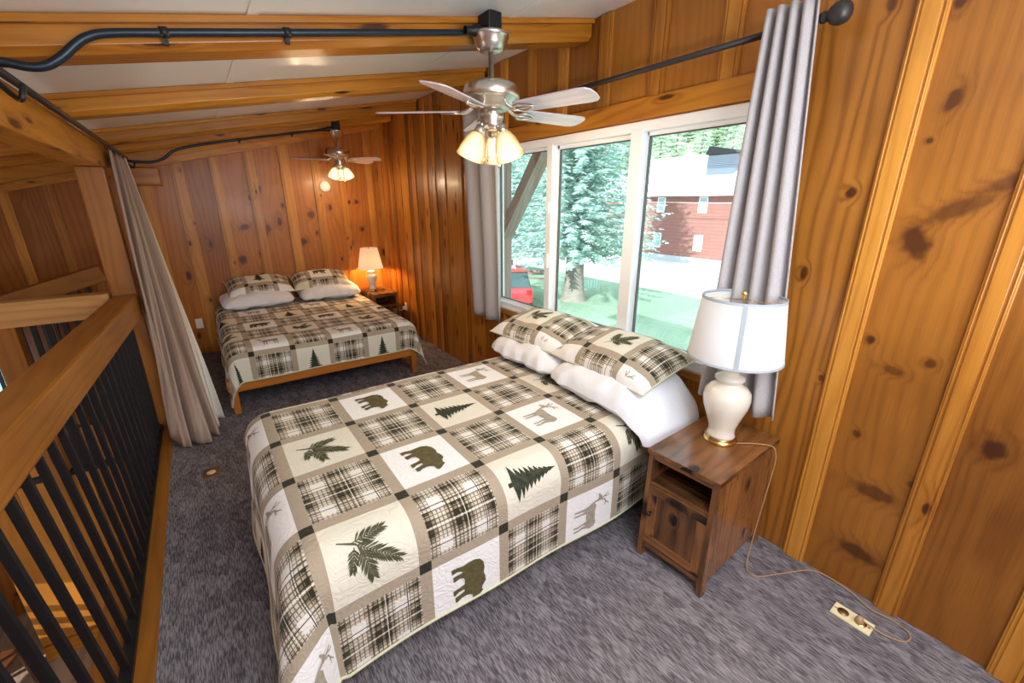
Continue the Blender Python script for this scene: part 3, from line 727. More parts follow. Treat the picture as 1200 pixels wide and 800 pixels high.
def poly_tris(poly, step=.08):
    bm = bmesh.new(); vs = [bm.verts.new((x, y, 0)) for x, y in poly]; f = bm.faces.new(vs)
    bmesh.ops.triangulate(bm, faces=bm.faces[:])
    for ax in (0, 1):
        k = step
        while k < 1:
            no = [0, 0, 0]; no[ax] = 1; co = [0, 0, 0]; co[ax] = k
            bmesh.ops.bisect_plane(bm, geom=bm.verts[:] + bm.edges[:] + bm.faces[:], plane_co=co, plane_no=no); k += step
    bmesh.ops.triangulate(bm, faces=bm.faces[:])
    V = [(v.co.x, v.co.y) for v in bm.verts]; bm.verts.index_update(); F = [[v.index for v in f.verts] for f in bm.faces]; bm.free()
    return V, F
TRI = {k: ([poly_tris(p) for p in P], mi) for k, (P, mi) in MOT.items()}

def add_motifs(m, fn, u0, u1, v0, v1, lift=.003):
    """fn(u,v)->Vector in tile units"""
    def pos(u, v):
        e = .01; p = Vector(fn(u, v)); a = Vector(fn(u + e, v)) - Vector(fn(u - e, v)); b = Vector(fn(u, v + e)) - Vector(fn(u, v - e))
        n = a.cross(b); n = n.normalized() if n.length > 1e-9 else Vector((0, 0, 1))
        return tuple(p + n * lift)
    for cu in range(math.floor(u0), math.ceil(u1)):
        for cv in range(math.floor(v0), math.ceil(v1)):
            if (cu + cv) % 2: continue
            parts, mi = TRI[cu % 4]
            for (V, F) in parts:
                uv = [(min(max(cu + y, u0 + .02), u1 - .02), min(max(cv + 1 - x, v0 + .02), v1 - .02)) for x, y in V]
                b = len(m.v); m.v += [pos(u, v) for u, v in uv]
                for f in F:
                    if len(set(uv[i] for i in f)) < 3: continue
                    A, Bq, Cq = [np.array(uv[i]) for i in f]
                    if abs((Bq[0] - A[0]) * (Cq[1] - A[1]) - (Bq[1] - A[1]) * (Cq[0] - A[0])) < 1e-7: continue
                    ff = f if (Bq[0] - A[0]) * (Cq[1] - A[1]) - (Bq[1] - A[1]) * (Cq[0] - A[0]) > 0 else f[::-1]
                    m.face([b + i for i in ff], smooth=True, mat=mi, uv=[uv[i] for i in ff])

def make_quilt(parent, ae, b0e, b1e, ztop, r, over_a, over_b0, over_b1, head, a_line, b_line, pitch, inw, name='quilt', wav=.012, seed=1, flare=(1, 0)):
    """a along +x (foot at small a), b along y. edges: start of the fold arcs"""
    def prof(t, inward):
        if t < r * PI / 2: return r * math.sin(t / r), r * (1 - math.cos(t / r))
        k = t - r * PI / 2
        return r - inward * k, r + k
    def pos(a, b):
        da = max(0, ae - a); db0 = max(0, b0e - b); db1 = max(0, b - b1e); db = max(db0, db1); sg = -1 if db0 > 0 else 1
        x, y, dz = a, b, 0
        if da > 0 and db > 0:
            rr_ = math.hypot(da, db); th = math.atan2(db, da)
            o, dz = prof(rr_, 0); kf = flare[0] if sg < 0 else flare[1]; fl = 1 + .55 * kf * math.sin(2 * th) ** 2 * min(1, dz / .5)
            o = o * fl + .10 * kf * dz * math.sin(2 * th) ** 2
            if dz > ztop - .012: o += (dz - (ztop - .012)) * .6; dz = ztop - .012
            x = ae - o * math.cos(th); y = (b0e if sg < 0 else b1e) + sg * o * math.sin(th)
        elif da > 0:
            o, dz = prof(da, inw[0]); x = ae - o - wav * math.sin(b * 9 + seed) * min(1, dz / .3) * (dz / .45)
        elif db > 0:
            o, dz = prof(db, inw[1]); y = (b0e if sg < 0 else b1e) + sg * (o + wav * math.sin(a * 8 + seed * 2) * min(1, dz / .3))
            dz += .012 * math.sin(a * 5 + seed) * min(1, dz / .3)
        z = ztop - dz + .004 * math.sin(a * 7 + 1) * math.sin(b * 6) - (.0 if dz else 0)
        return (x, y, z)
    a0 = ae - over_a; b0 = b0e - over_b0; b1 = b1e + over_b1
    fuv = lambda u, v: pos(a_line + u * pitch, b_line + v * pitch)
    U0, U1, V0, V1 = (a0 - a_line) / pitch, (head - a_line) / pitch, (b0 - b_line) / pitch, (b1 - b_line) / pitch
    m = MB()
    g1 = lambda s, t: (U0 + (U1 - U0) * s, V0 + (V1 - V0) * t)
    m.grid(lambda s, t: fuv(*g1(s, t)), 110, 110, uvf=g1)
    def under(s, t):
        u, v = g1(s, t); e = .01; p = Vector(fuv(u, v)); n = (Vector(fuv(u + e, v)) - Vector(fuv(u - e, v))).cross(Vector(fuv(u, v + e)) - Vector(fuv(u, v - e)))
        return tuple(p - n.normalized() * .010)
    m.grid(under, 60, 60, mat=5, uvf=g1, flip=True)
    # hem binding
    for ring in (0, 1, 2):
        def hem(k):
            return {0: (U0, V0 + (V1 - V0) * k), 1: (U0 + (U1 - U0) * k, V0), 2: (U0 + (U1 - U0) * k, V1)}[ring]
        pts = []
        for i in range(81):
            u, v = hem(i / 80); p = Vector(fuv(u, v)); pts.append((p.x, p.y, max(p.z - .002, .008)))
        m.tube(pts, .0065, 6, spline=False, mat=5)
    add_motifs(m, fuv, U0, U1, V0, V1)
    return m.build(name, QM, parent, local=True)

def pillow_fn(L, Wd, H, loc, rot, sq=2.6, wr=0.0, seed=0, droop=None, rc=0.0):
    """returns fn(s,t,side) with s along length(-1..1), t along width"""
    from mathutils import Euler, noise as nz
    E = Euler(rot).to_matrix(); o = Vector(loc)
    def f(s, t, side):
        e = (max(0, 1 - abs(s) ** sq) * max(0, 1 - abs(t) ** sq)) ** .5
        pinch = 1 - .06 * (abs(t) ** 2) * (1 - abs(s) ** 2) - .03
        x = t * Wd / 2 * (1 - .07 * (1 - abs(t)) * 0 - .05 * (1 - abs(s) ** 2) * (abs(t) ** 4) * 0)
        y = s * L / 2
        # slightly concave sides, pointed corners
        x *= 1 - .05 * (1 - s * s) * 0 + .0; y *= 1 - .04 * (1 - t * t) * (abs(s) ** 3) * -0
        x *= .955 + .045 * s * s; y *= .955 + .045 * t * t
        k = 1 - rc * (s * t) ** 4; x *= k; y *= k
        z = side * H / 2 * e * (1.25 if side > 0 else .75)
        if wr:
            n = nz.noise(Vector((s * 2.2 + seed * 5, t * 2.2, seed))) * .6 + nz.noise(Vector((s * 5.5 + seed, t * 3.0, seed * 2 + side))) * .4
            z += wr * n * (e ** .5)
            x += wr * .6 * nz.noise(Vector((s * 4, t * 2, seed + 7)))
        if droop: z -= droop(s, t)
        return o + E @ Vector((x, y, z))
    return f
def sham(parent, loc, rot, pitch=.30, uo=.5, vo=.5, L=.72, Wd=.46, H=.17, name='cover', seed=0, droop=None):
    f = pillow_fn(L, Wd, H, loc, rot, wr=.014, seed=seed, droop=droop)
    m = MB()
    # u along width (x) , v along length (y)
    def uv(s, t): return (uo + (t * 2 - 1) * Wd / 2 / pitch, vo + (s * 2 - 1) * L / 2 / pitch)
    m.grid(lambda s, t: f(s * 2 - 1, t * 2 - 1, 1), 44, 32, uvf=uv, flip=True)
    m.grid(lambda s, t: f(s * 2 - 1, t * 2 - 1, -1), 44, 32, uvf=uv)
    def fuv(u, v):
        t = (u - uo) * pitch / (Wd / 2); s = (v - vo) * pitch / (L / 2)
        return f(max(-1, min(1, s)), max(-1, min(1, t)), 1)
    add_motifs(m, fuv, uo - Wd / 2 / pitch + .08, uo + Wd / 2 / pitch - .08, vo - L / 2 / pitch + .08, vo + L / 2 / pitch - .08, .003)
    pts = []
    for k in range(80):
        a = 4 * k / 80; sd = int(a); q = (a - sd) * 2 - 1
        s, t = ((q, -1), (1, q), (-q, 1), (-1, -q))[sd]; pts.append(tuple(f(s, t, 1)))
    pts.append(pts[0]); m.tube(pts, .005, 6, spline=False, mat=5)
    return m.build(name, QM, parent, local=True)
def white_pillow(parent, loc, rot, L=.74, Wd=.48, H=.17, seed=0, name='pillowcase', droop=None):
    f = pillow_fn(L, Wd, H, loc, rot, wr=.036, seed=seed, sq=2.8, droop=droop, rc=.14)
    m = MB(); uv = lambda s, t: (s * L, t * Wd)
    m.grid(lambda s, t: f(s * 2 - 1, t * 2 - 1, 1), 50, 36, uvf=uv, flip=True); m.grid(lambda s, t: f(s * 2 - 1, t * 2 - 1, -1), 50, 36, uvf=uv)
    return m.build(name, 'white_cotton', parent, local=True)

# ------------------------------------------------------------------ near bed
BED1 = thing('bed', (1.1, 1.9, 0), 'near bed, larger in view, standing with its head under the window', 'bed', 'beds')
m = MB(); m.box(.14, 1.27, .14, 2.10, 2.54, .33); m.build('box_base', 'dark_fabric', BED1, bevel=.02)
m = MB(); m.box(.11, 1.25, .335, 2.11, 2.56, .575, axis='x'); m.build('mattress', 'white_cotton', BED1, bevel=.09)
for x, y in ((.3, 1.35), (.3, 2.45), (2.0, 1.35), (2.0, 2.45)):
    m = MB(); m.lathe([(0, 0), (.025, 0), (.03, .14), (0, .14)], (x, y, 0), 16); m.build('leg', 'black_metal', BED1)
Q1 = make_quilt(None, .135, 1.34, 2.47, .602, .13, .55, .562, .50, 2.115, .12, 2.455, .350, (-.10, .0), seed=1, wav=.009, flare=(1.2, 0))
tag(Q1, 'patchwork bear and deer quilt spread over the near bed by the window', 'quilt', 'lodge patchwork quilts')
def pil(fn, name, cat, label, group):
    T = thing(name, (0, 0, 0), label, cat, group); return T
P = tag(white_pillow(None, (1.86, 2.24, .685), (0, -.10, .05), seed=1, Wd=.48), 'white pillow on the near bed, under the sham farther along the window', 'pillow', 'white pillows'); P.name = 'pillow'
P = tag(white_pillow(None, (1.85, 1.50, .69), (0, -.10, -.03), seed=4, L=.84, Wd=.52, H=.19, droop=lambda s, t: .10 * max(0, -s - .45) ** 1.5 * 3.4), 'white pillow on the near bed drooping over its edge towards the lamp', 'pillow', 'white pillows'); P.name = 'pillow'
P = tag(sham(None, (1.93, 2.29, .815), (0, -.22, .08), uo=.45, vo=.35, seed=1), 'patchwork pillow sham on the near bed, farther from the lamp', 'pillow', 'patchwork pillow shams'); P.name = 'pillow_sham'
P = tag(sham(None, (1.92, 1.58, .825), (0, -.25, -.05), uo=.42, vo=.55, seed=2, L=.76), 'patchwork pillow sham on the near bed, nearer the lamp', 'pillow', 'patchwork pillow shams'); P.name = 'pillow_sham'

# ------------------------------------------------------------------ far bed (local frame: +x to head, rotated so head is +Y)
BX, BY = 1.60, 3.96
BED2 = thing('bed', (BX, BY, 0), 'far bed with a reddish wooden frame standing against the back wall', 'bed', 'beds', rz=PI / 2)
m = MB(); m.box(.005, -.02, .195, .035, 1.61, .30, axis='y'); m.build('foot_rail', 'bed_wood', BED2, local=True, bevel=.004)
for yy in (-.02, 1.59):
    m = MB(); m.box(.04, yy, .20, 1.98, yy + .028, .30, axis='x'); m.build('side_rail', 'bed_wood', BED2, local=True, bevel=.003)
for x, y in ((.0, -.025), (.0, 1.56), (1.9, -.025), (1.9, 1.56)):
    m = MB(); m.hexa([(x + .008, y + .008, 0), (x + .055, y + .008, 0), (x + .055, y + .055, 0), (x + .008, y + .055, 0), (x, y, .30), (x + .065, y, .30), (x + .065, y + .065, .30), (x, y + .065, .30)]); m.build('leg', 'bed_wood', BED2, local=True, bevel=.003)
m = MB(); m.box(.75, .78, 0, .79, .82, .2); m.build('support_leg', 'bed_wood', BED2, local=True)
m = MB(); m.box(.07, .03, .27, 1.98, 1.53, .525, axis='x'); m.build('mattress', 'white_cotton', BED2, local=True, bevel=.05)
Q2 = make_quilt(None, .072, .05, 1.51, .555, .09, .325, .42, .42, 2.0, .282, 1.42, .312, (.03, -.08), seed=3, wav=.006, flare=(1.2, .6))
Q2.location = (BX, BY, 0); Q2.rotation_euler = (0, 0, PI / 2)
tag(Q2, 'patchwork deer and tree quilt spread over the far bed with the wooden frame', 'quilt', 'lodge patchwork quilts')
def place2(o, nm, lab, grp):
    o.location = (BX, BY, 0); o.rotation_euler = (0, 0, PI / 2); o.name = nm; tag(o, lab, 'pillow', grp)
place2(white_pillow(None, (1.70, 1.17, .635), (0, -.10, .04), seed=7, L=.76), 'pillow', 'white pillow on the far bed, left under a sham', 'white pillows')
place2(white_pillow(None, (1.72, .38, .635), (0, -.10, -.03), seed=9, L=.74), 'pillow', 'white pillow on the far bed, nearest the small lit lamp', 'white pillows')
place2(sham(None, (1.80, 1.12, .76), (0, -.30, .05), uo=2.4, vo=.5, L=.66, Wd=.42, seed=5), 'pillow_sham', 'patchwork pillow sham on the far bed showing one dark tree', 'patchwork pillow shams')
place2(sham(None, (1.81, .44, .76), (0, -.30, -.03), uo=1.4, vo=1.5, L=.66, Wd=.42, seed=6), 'pillow_sham', 'patchwork pillow sham on the far bed, nearest the small lit lamp', 'patchwork pillow shams')

# ------------------------------------------------------------------ nightstand (local: front faces -x)
def nightstand(loc, label):
    T = thing('nightstand', loc, label, 'nightstand', 'rustic brown nightstands')
    D, Wd, H = .56, .322, .607
    def B(m, nm, mt='rustic_wood', par=T, **k): return m.build(nm, mt, par, local=True, **k)
    m = MB(); m.box(-D / 2 - .012, -Wd / 2 - .013, H - .022, D / 2 + .010, Wd / 2 + .013, H, axis='x', seed=.62); B(m, 'top', bevel=.002)
    for s in (-1, 1):
        m = MB(); y = s * Wd / 2; yi = y - s * .016; bo = s * .006
        ya, yb_ = sorted((y, yi)); ya2, yb2 = ya + bo, yb_ + bo
        m.hexa([(-D / 2 - .0, ya2, .065), (D / 2, ya2, .065), (D / 2, yb2, .065), (-D / 2, yb2, .065), (-D / 2, ya, H - .022), (D / 2, ya, H - .022), (D / 2, yb_, H - .022), (-D / 2, yb_, H - .022)], (0, 0, 1), .35 + .2 * s)
        B(m, 'side_panel')
        for xx in (-D / 2 - .014, D / 2 - .032):
            m = MB(); m.hexa([(xx, min(ya2, yb2) - .004, 0), (xx + .042, min(ya2, yb2) - .004, 0), (xx + .042, max(ya2, yb2) + .004, 0), (xx, max(ya2, yb2) + .004, 0), (xx + .006, ya - .003, H - .022), (xx + .042, ya - .003, H - .022), (xx + .042, yb_ + .003, H - .022), (xx + .006, yb_ + .003, H - .022)]); B(m, 'leg')
    m = MB(); m.box(D / 2 - .012, -Wd / 2 + .01, .08, D / 2, Wd / 2 - .01, H - .022); B(m, 'back_panel')
    m = MB(); m.box(-D / 2, -Wd / 2 + .01, .425, D / 2 - .012, Wd / 2 - .01, .441, axis='y', seed=.7); B(m, 'shelf')
    m = MB(); m.box(-D / 2, -Wd / 2 - .005, .085, D / 2 - .012, Wd / 2 + .005, .10, axis='y'); B(m, 'bottom_panel')
    m = MB(); m.box(-D / 2 - .004, -Wd / 2 + .015, H - .045, -D / 2 + .014, Wd / 2 - .015, H - .022, axis='y'); B(m, 'top_rail')
    m = MB(); m.box(-D / 2 - .006, -Wd / 2 - .005, .062, -D / 2 + .014, Wd / 2 + .005, .088, axis='y'); B(m, 'bottom_rail')
    y0, y1, z0, z1 = -Wd / 2 + .012, Wd / 2 - .012, .092, .420; x0, x1 = -D / 2 - .006, -D / 2 + .010
    m = MB(); m.box(x0 + .006, y0, z0, x1, y1, z1, seed=.5)
    for a, b, c, d, ax in ((y0, z0, y1, z0 + .045, 'y'), (y0, z1 - .045, y1, z1, 'y'), (y0, z0 + .045, y0 + .05, z1 - .045, 'z'), (y1 - .05, z0 + .045, y1, z1 - .045, 'z')): m.box(x0, a, b, x0 + .007, c, d, axis=ax)
    dr = B(m, 'door', bevel=.0015)
    m = MB(); m.lathe([(0, 0), (.005, .0), (.005, .012), (.011, .016), (.012, .022), (.008, .027), (0, .028)], (x0, y1 - .025, .275), 16, axis=(-1, 0, 0)); m.build('knob', 'black_metal', dr, local=True)
    return T
NS1 = nightstand((1.83, .885, 0), 'rustic brown nightstand beside the near bed under the big white lamp'); NS1.rotation_euler = (0, 0, math.radians(2.5))
NS2 = dup(NS1, (1.855, 5.70, 0), PI / 2, 'rustic brown nightstand in the far corner under the small lit lamp', (.92, .92, .93))
for o in [NS2] + list(NS2.children): pass

# ------------------------------------------------------------------ lamps
def table_lamp(loc, label, k, lit):
    T = thing('table_lamp', loc, label, 'lamp', 'white ceramic table lamps')
    def B(m, nm, mt, par=T, **q): return m.build(nm, mt, par, local=True, **q)
    m = MB(); m.lathe([(0, 0), (.075, 0), (.077, .006), (.068, .014), (.066, .02), (.07, .024), (.0, .026)], n=40); B(m, 'foot', 'brass')
    if not lit: pr = [(.0, .024), (.062, .024), (.064, .034), (.058, .05), (.061, .078), (.079, .133), (.098, .187), (.103, .226), (.098, .258), (.077, .284), (.058, .295), (.053, .305), (.063, .312), (.066, .322), (.061, .333), (.047, .340), (.036, .348), (.030, .358), (0, .358)]
    else: pr = [(.0, .024), (.062, .024), (.064, .034), (.056, .06), (.05, .09), (.062, .14), (.085, .19), (.095, .235), (.09, .265), (.06, .29), (.05, .30), (.06, .308), (.06, .32), (.03, .335), (0, .335)]
    m = MB(); m.lathe(pr, n=48); B(m, 'body', 'ceramic')
    m = MB(); m.lathe([(.012, .33), (.012, .40), (.018, .402), (.018, .44), (0, .44)], n=16); B(m, 'socket', 'brass')
    zb, zt_, rb, rt_ = (.425, .702, .198, .166) if not lit else (.37, .70, .20, .135)
    m = MB(); n = 56; m.lathe([(rb, zb), (rt_, zt_), (rt_ - .003, zt_), (rb - .003, zb), (rb, zb)], n=n)
    sh = B(m, 'lamp_shade', 'lit_shade' if lit else 'shade_fabric')
    tm = 'lit_shade' if lit else 'shade_trim'
    m = MB(); m.lathe([(rb + .001, zb - .002), (rb + .001, zb + .009), (rb - .004, zb + .009), (rb - .004, zb - .002), (rb + .001, zb - .002)], n=n); m.build('shade_binding', tm, sh, local=True); m = MB(); m.lathe([(rt_ + .0015, zt_ - .009), (rt_ + .001, zt_ + .002), (rt_ - .004, zt_ + .002), (rt_ - .004, zt_ - .009), (rt_ + .0015, zt_ - .009)], n=n); m.build('shade_binding', tm, sh, local=True)
    if not lit:
        a = math.radians(-150); m = MB()
        for w in (1,):
            da = .045
            def q(r, an, z): return (r * math.cos(an), r * math.sin(an), z)
            m.hexa([q(rb + .0005, a - da, zb), q(rb + .002, a - da, zb), q(rb + .002, a + da, zb), q(rb + .0005, a + da, zb), q(rt_ + .0005, a - da * 1.2, zt_), q(rt_ + .002, a - da * 1.2, zt_), q(rt_ + .002, a + da * 1.2, zt_), q(rt_ + .0005, a + da * 1.2, zt_)])
        m.build('shade_seam', tm, sh, local=True)
    m = MB()
    for j in range(3):
        a = .4 + j * 2 * PI / 3; m.tube([(0, 0, zt_ - .012), (rt_ * math.cos(a), rt_ * math.sin(a), zt_ - .004)], .002, 6, spline=False)
    m.tube([(.018, 0, .41), (.07, 0, .48), (.07, 0, .60), (.006, 0, zt_ - .012)], .0022, 6); m.tube([(-.018, 0, .41), (-.07, 0, .48), (-.07, 0, .60), (-.006, 0, zt_ - .012)], .0022, 6); B(m, 'harp', 'brass')
    m = MB(); m.lathe([(0, zt_ - .014), (.010, zt_ - .012), (.006, zt_ - .004), (.013, zt_ + .006), (.014, zt_ + .018), (.006, zt_ + .027), (0, zt_ + .028)], n=16); B(m, 'finial', 'brass')
    m = MB(); m.lathe([(0, .47), (.014, .472), (.03, .51), (.03, .545), (.016, .57), (0, .575)], n=20); B(m, 'bulb', 'bulb_glow' if lit else 'white_plastic')
    T.scale = (k, k, k)
    return T
L1 = table_lamp((1.882, .895, .607), 'large white ceramic lamp with white drum shade on the near nightstand', 1.0, False)
L2 = table_lamp((1.795, 5.74, .565), 'small lit ceramic lamp with glowing shade on the far corner nightstand', .80, True)

# lamp cord
T = thing('lamp_cord', (2.0, .5, 0), 'tan lamp cord trailing from the white lamp over the carpet to the floor outlet', 'cord')
m = MB(); m.tube([(1.90, .822, .612), (1.945, .78, .616), (1.99, .735, .615), (2.015, .702, .604), (2.018, .688, .54), (2.005, .690, .40), (1.985, .695, .2), (1.95, .69, .05), (1.905, .675, .007), (1.862, .645, .006), (1.875, .605, .006), (1.975, .553, .006), (2.07, .505, .006), (2.125, .465, .008), (2.138, .40, .010), (2.128, .31, .006), (2.10, .235, .006), (2.11, .16, .006), (2.09, .10, .006), (2.035, .10, .006), (2.0, .15, .008), (1.985, .205, .02), (1.975, .235, .034)], .0028, 8); m.build('wire', 'cord_tan', T)
m = MB(); m.lathe([(0, 0), (.014, .001), (.016, .014), (.012, .026), (.004, .032), (0, .032)], (1.975, .240, .012), 16); m.build('plug', 'cord_tan', T)

# floor outlets
T = thing('floor_outlet', (1.98, .26, 0), 'cream floor outlet plate on the carpet with the lamp cord plugged in', 'outlet')
m = MB(); m.box(1.945, .195, 0, 2.02, .335, .008, axis='y'); m.build('cover_plate', 'cream_plate', T, bevel=.002)
m = MB(); m.lathe([(0, .0085), (.021, .0085), (.021, .0105), (0, .0105)], (1.982, .298, 0), 24); m.build('socket_hole', 'old_brass', T)
m = MB(); m.lathe([(0, .0085), (.021, .0085), (.021, .0105), (0, .0105)], (1.982, .235, 0), 24); m.build('socket_cap', 'brass', T)
for yy in (.206, .325):
    m = MB(); m.lathe([(0, .008), (.004, .008), (.004, .0095), (0, .0095)], (1.982, yy, 0), 10); m.build('screw', 'brass', T)
T = thing('floor_outlet', (-.21, 3.11, 0), 'brown brass floor outlet box in the carpet aisle beside the near bed', 'outlet')
m = MB(); m.box(-.255, 3.05, 0, -.165, 3.17, .007, axis='y'); m.build('cover_plate', 'old_brass', T, bevel=.002)
m = MB(); m.lathe([(0, .0072), (.026, .0072), (.024, .010), (0, .010)], (-.21, 3.11, 0), 24); m.build('socket_cap', 'cream_plate', T)
m = MB(); m.lathe([(0, 0), (.062, 0), (.062, .012), (.055, .018), (0, .019)], (1.40, YB - .022, 1.885), 32, axis=(0, -1, 0)); m.lathe([(0, .019), (.006, .019), (.006, .021), (0, .021)], (1.40, YB - .022, 1.92), 8, axis=(0, -1, 0)); m.lathe([(0, .019), (.006, .019), (.006, .021), (0, .021)], (1.41, YB - .022, 1.85), 8, axis=(0, -1, 0))
tag(m.build('cover_disc', 'white_plastic'), 'round pale cover plate on the back wall boards beneath the small fan', 'cover plate')
def wall_outlet(c, n, label, plug=False):
    T = thing('wall_outlet', c, label, 'outlet'); x, y, z = c
    m = MB()
    if n == 'x': m.box(x - .006, y - .035, z - .057, x, y + .035, z + .057)
    else: m.box(x - .035, y - .006, z - .057, x + .035, y, z + .057)
    m.build('cover_plate', 'white_plastic', T, bevel=.002)
    if plug:
        m = MB(); m.box(x - .05, y - .018, z - .03, x - .006, y + .018, z + .01); m.tube([(x - .04, y, z - .02), (x - .07, y + .03, z - .05), (x - .05, y + .12, z - .03), (x - .03, y + .2, z - .1)], .004, 6); m.build('plug', 'white_plastic', T)
    else:
        m = MB()
        for dz in (-.02, .02): m.box(x - .014, y - .008, z + dz - .013, x + .014, y - .005, z + dz + .013)
        m.build('socket_face', 'cream_plate', T)
wall_outlet((XW, 5.51, .33), 'x', 'white wall outlet with a plug, right of the far nightstand', True)
wall_outlet((-.17, YB, .36), 'y', 'white wall outlet on the back wall between drape and far bed')

# ------------------------------------------------------------------ lower room furniture
def dining_chair(loc, rz, label):
    T = thing('dining_chair', loc, label, 'chair', 'dark wooden chairs in the room below', rz)
    def B(m, nm): return m.build(nm, 'dark_wood', T, local=True, bevel=.004)
    m = MB(); m.box(-.22, -.22, .43, .22, .22, .465, axis='y'); B(m, 'seat')
    for sx in (-1, 1):
        m = MB(); m.tube([(sx * .2, -.20, .43), (sx * .205, -.21, .2), (sx * .21, -.22, 0)], [.022, .016], 10); B(m, 'leg')
        m = MB(); m.tube([(sx * .2, .30, 0), (sx * .2, .22, .22), (sx * .2, .19, .45), (sx * .2, .22, .75), (sx * .2, .30, 1.05)], [.024, .024, .022, .018], 10); B(m, 'leg')
    m = MB()
    for z in (.62, .78, .96): m.bar((-.2, .22 + (z - .62) * .2, z), (.2, .22 + (z - .62) * .2, z), .02, .07)
    B(m, 'backrest')
dining_chair((-2.25, 4.75, -2.6), math.radians(70), 'dark wooden chair in the room below, nearer the board wall')
dining_chair((-2.35, 3.75, -2.6), math.radians(100), 'dark wooden chair in the room below, nearest the camera')
T = thing('dining_table', (-3.1, 4.3, -2.6), 'dark round table in the room below between the chairs', 'table')
m = MB(); m.lathe([(0, .72), (.42, .72), (.44, .735), (.44, .75), (0, .755)], (-3.1, 4.3, -2.6), 40); m.build('tabletop', 'dark_wood', T)
m = MB(); m.lathe([(.28, 0), (.26, .04), (.08, .1), (.07, .5), (.12, .72)], (-3.1, 4.3, -2.6), 24); m.build('pedestal', 'dark_wood', T)

# ------------------------------------------------------------------ outside
GZ = -2.6
m = MB(); m.box(2.3, -60, GZ - .1, 18.6, 90, GZ); struct(m.build('lawn', 'grass'), 'green lawn outside the window')
m = MB(); m.box(18.6, -60, GZ - .1, 40, 90, GZ); struct(m.build('gravel_road', 'gravel'), 'white sunlit gravel road outside')
m = MB(); m.hexa([(40, -80, GZ - .1), (140, -80, GZ - .1), (140, 140, GZ - .1), (40, 140, GZ - .1), (40, -80, GZ), (140, -80, 48), (140, 140, 48), (40, 140, GZ)]); struct(m.build('hillside', 'hill_grass'), 'wooded hillside behind the brown building')
m = MB(); m.hexa([(2.31, YF, zc(2.31)), (3.3, YF, zc(2.31) + .1), (3.3, 7, zc(2.31) + .1), (2.31, 7, zc(2.31)), (2.31, YF, zc(2.31) + .12), (3.3, YF, zc(2.31) + .22), (3.3, 7, zc(2.31) + .22), (2.31, 7, zc(2.31) + .12)]); struct(m.build('roof_overhang', 'brace_wood'))
T = thing('eave_brace', (3.2, 4.62, .9), 'grey brown timber eave brace with diagonal strut outside the left pane', 'brace')
m = MB(); m.box(3.12, 4.56, GZ, 3.26, 4.70, 2.70); m.build('post', 'brace_wood', T)
m = MB(); m.bar((3.19, 4.60, 1.30), (3.19, 3.55, 2.62), .12, .16, up=(1, 0, 0)); m.build('strut', 'brace_wood', T)

def tree_mesh(H, R0, levels, nb, ns, seed, hmin, leaf):
    rr = np.random.RandomState(seed); V = []; F = []
    for l in range(levels):
        t = l / (levels - 1); h = hmin + (H - hmin) * t; R_ = R0 * (1 - t) ** .85 + .15
        n = max(4, int(nb * (1 - .6 * t)))
        for k in range(n):
            a = 2 * PI * (k + rr.rand() * .7) / n + l * 1.3; L = R_ * (.75 + .35 * rr.rand()); d = np.array((math.cos(a), math.sin(a), 0)); sd = np.array((-d[1], d[0], 0))
            m_ = max(3, int(ns * L / R0))
            for j in range(m_):
                q = (j + .6) / m_; base = d * (L * q) + np.array((0, 0, h - .30 * L * q + .22 * L * q * q + rr.randn() * .05))
                for sg in (-1, 1, 0):
                    ang = sg * (.9 + .3 * rr.rand()); dd = d * math.cos(ang) + sd * math.sin(ang); dd = dd + np.array((0, 0, -.25 - .3 * rr.rand() + .25 * q))
                    ln = leaf * (.7 + .6 * rr.rand()) * (1.15 - .5 * q); w = leaf * .13
                    pr = np.cross(dd, (0, 0, 1)); pr = pr / (np.linalg.norm(pr) + 1e-6) * w; pr = pr + np.array((0, 0, rr.randn() * w * .6))
                    b = len(V); V += [base - pr * .4, base + dd * ln * .5 - pr, base + dd * ln, base + dd * ln * .5 + pr, base + pr * .4]; F.append((b, b + 1, b + 2, b + 3, b + 4))
    me = bpy.data.meshes.new('foliage'); me.from_pydata([tuple(v) for v in V], [], F); me.update()
    return me
def spruce(loc, H, label, me, mat, group, tr=.3):
    T = thing('spruce_tree', loc, label, 'tree', group)
    if not me.materials: me.materials.append(M[mat])
    o = bpy.data.objects.new('foliage', me); C.objects.link(o); o.parent = T
    m = MB(); m.lathe([(tr * 1.7, -.15), (tr * 1.15, .3), (tr, 1.2), (tr * .5, H * .6), (.02, H * .97)], n=12); m.build('trunk', 'bark', T, local=True)
    return T
bigm = tree_mesh(15, 3.9, 50, 18, 30, 3, 2.4, .30)
spruce((13.6, 14.1, GZ), 15, 'large blue spruce with a bare lower trunk in the middle pane', bigm, 'spruce_needles', 'spruces by the lawn', .42)
med = tree_mesh(13, 3.3, 42, 15, 20, 8, 1.5, .36)
spruce((15.8, 22.5, GZ), 13, 'second blue spruce behind the red car in the left pane', med, 'spruce_needles', 'spruces by the lawn', .3)
spruce((20.5, 31.0, GZ), 13, 'blue spruce farther behind the parked car', med, 'spruce_needles', 'spruces by the lawn', .3)
small = tree_mesh(11, 1.9, 26, 10, 9, 5, .4, .55)
rr = random.Random(11); i = 0
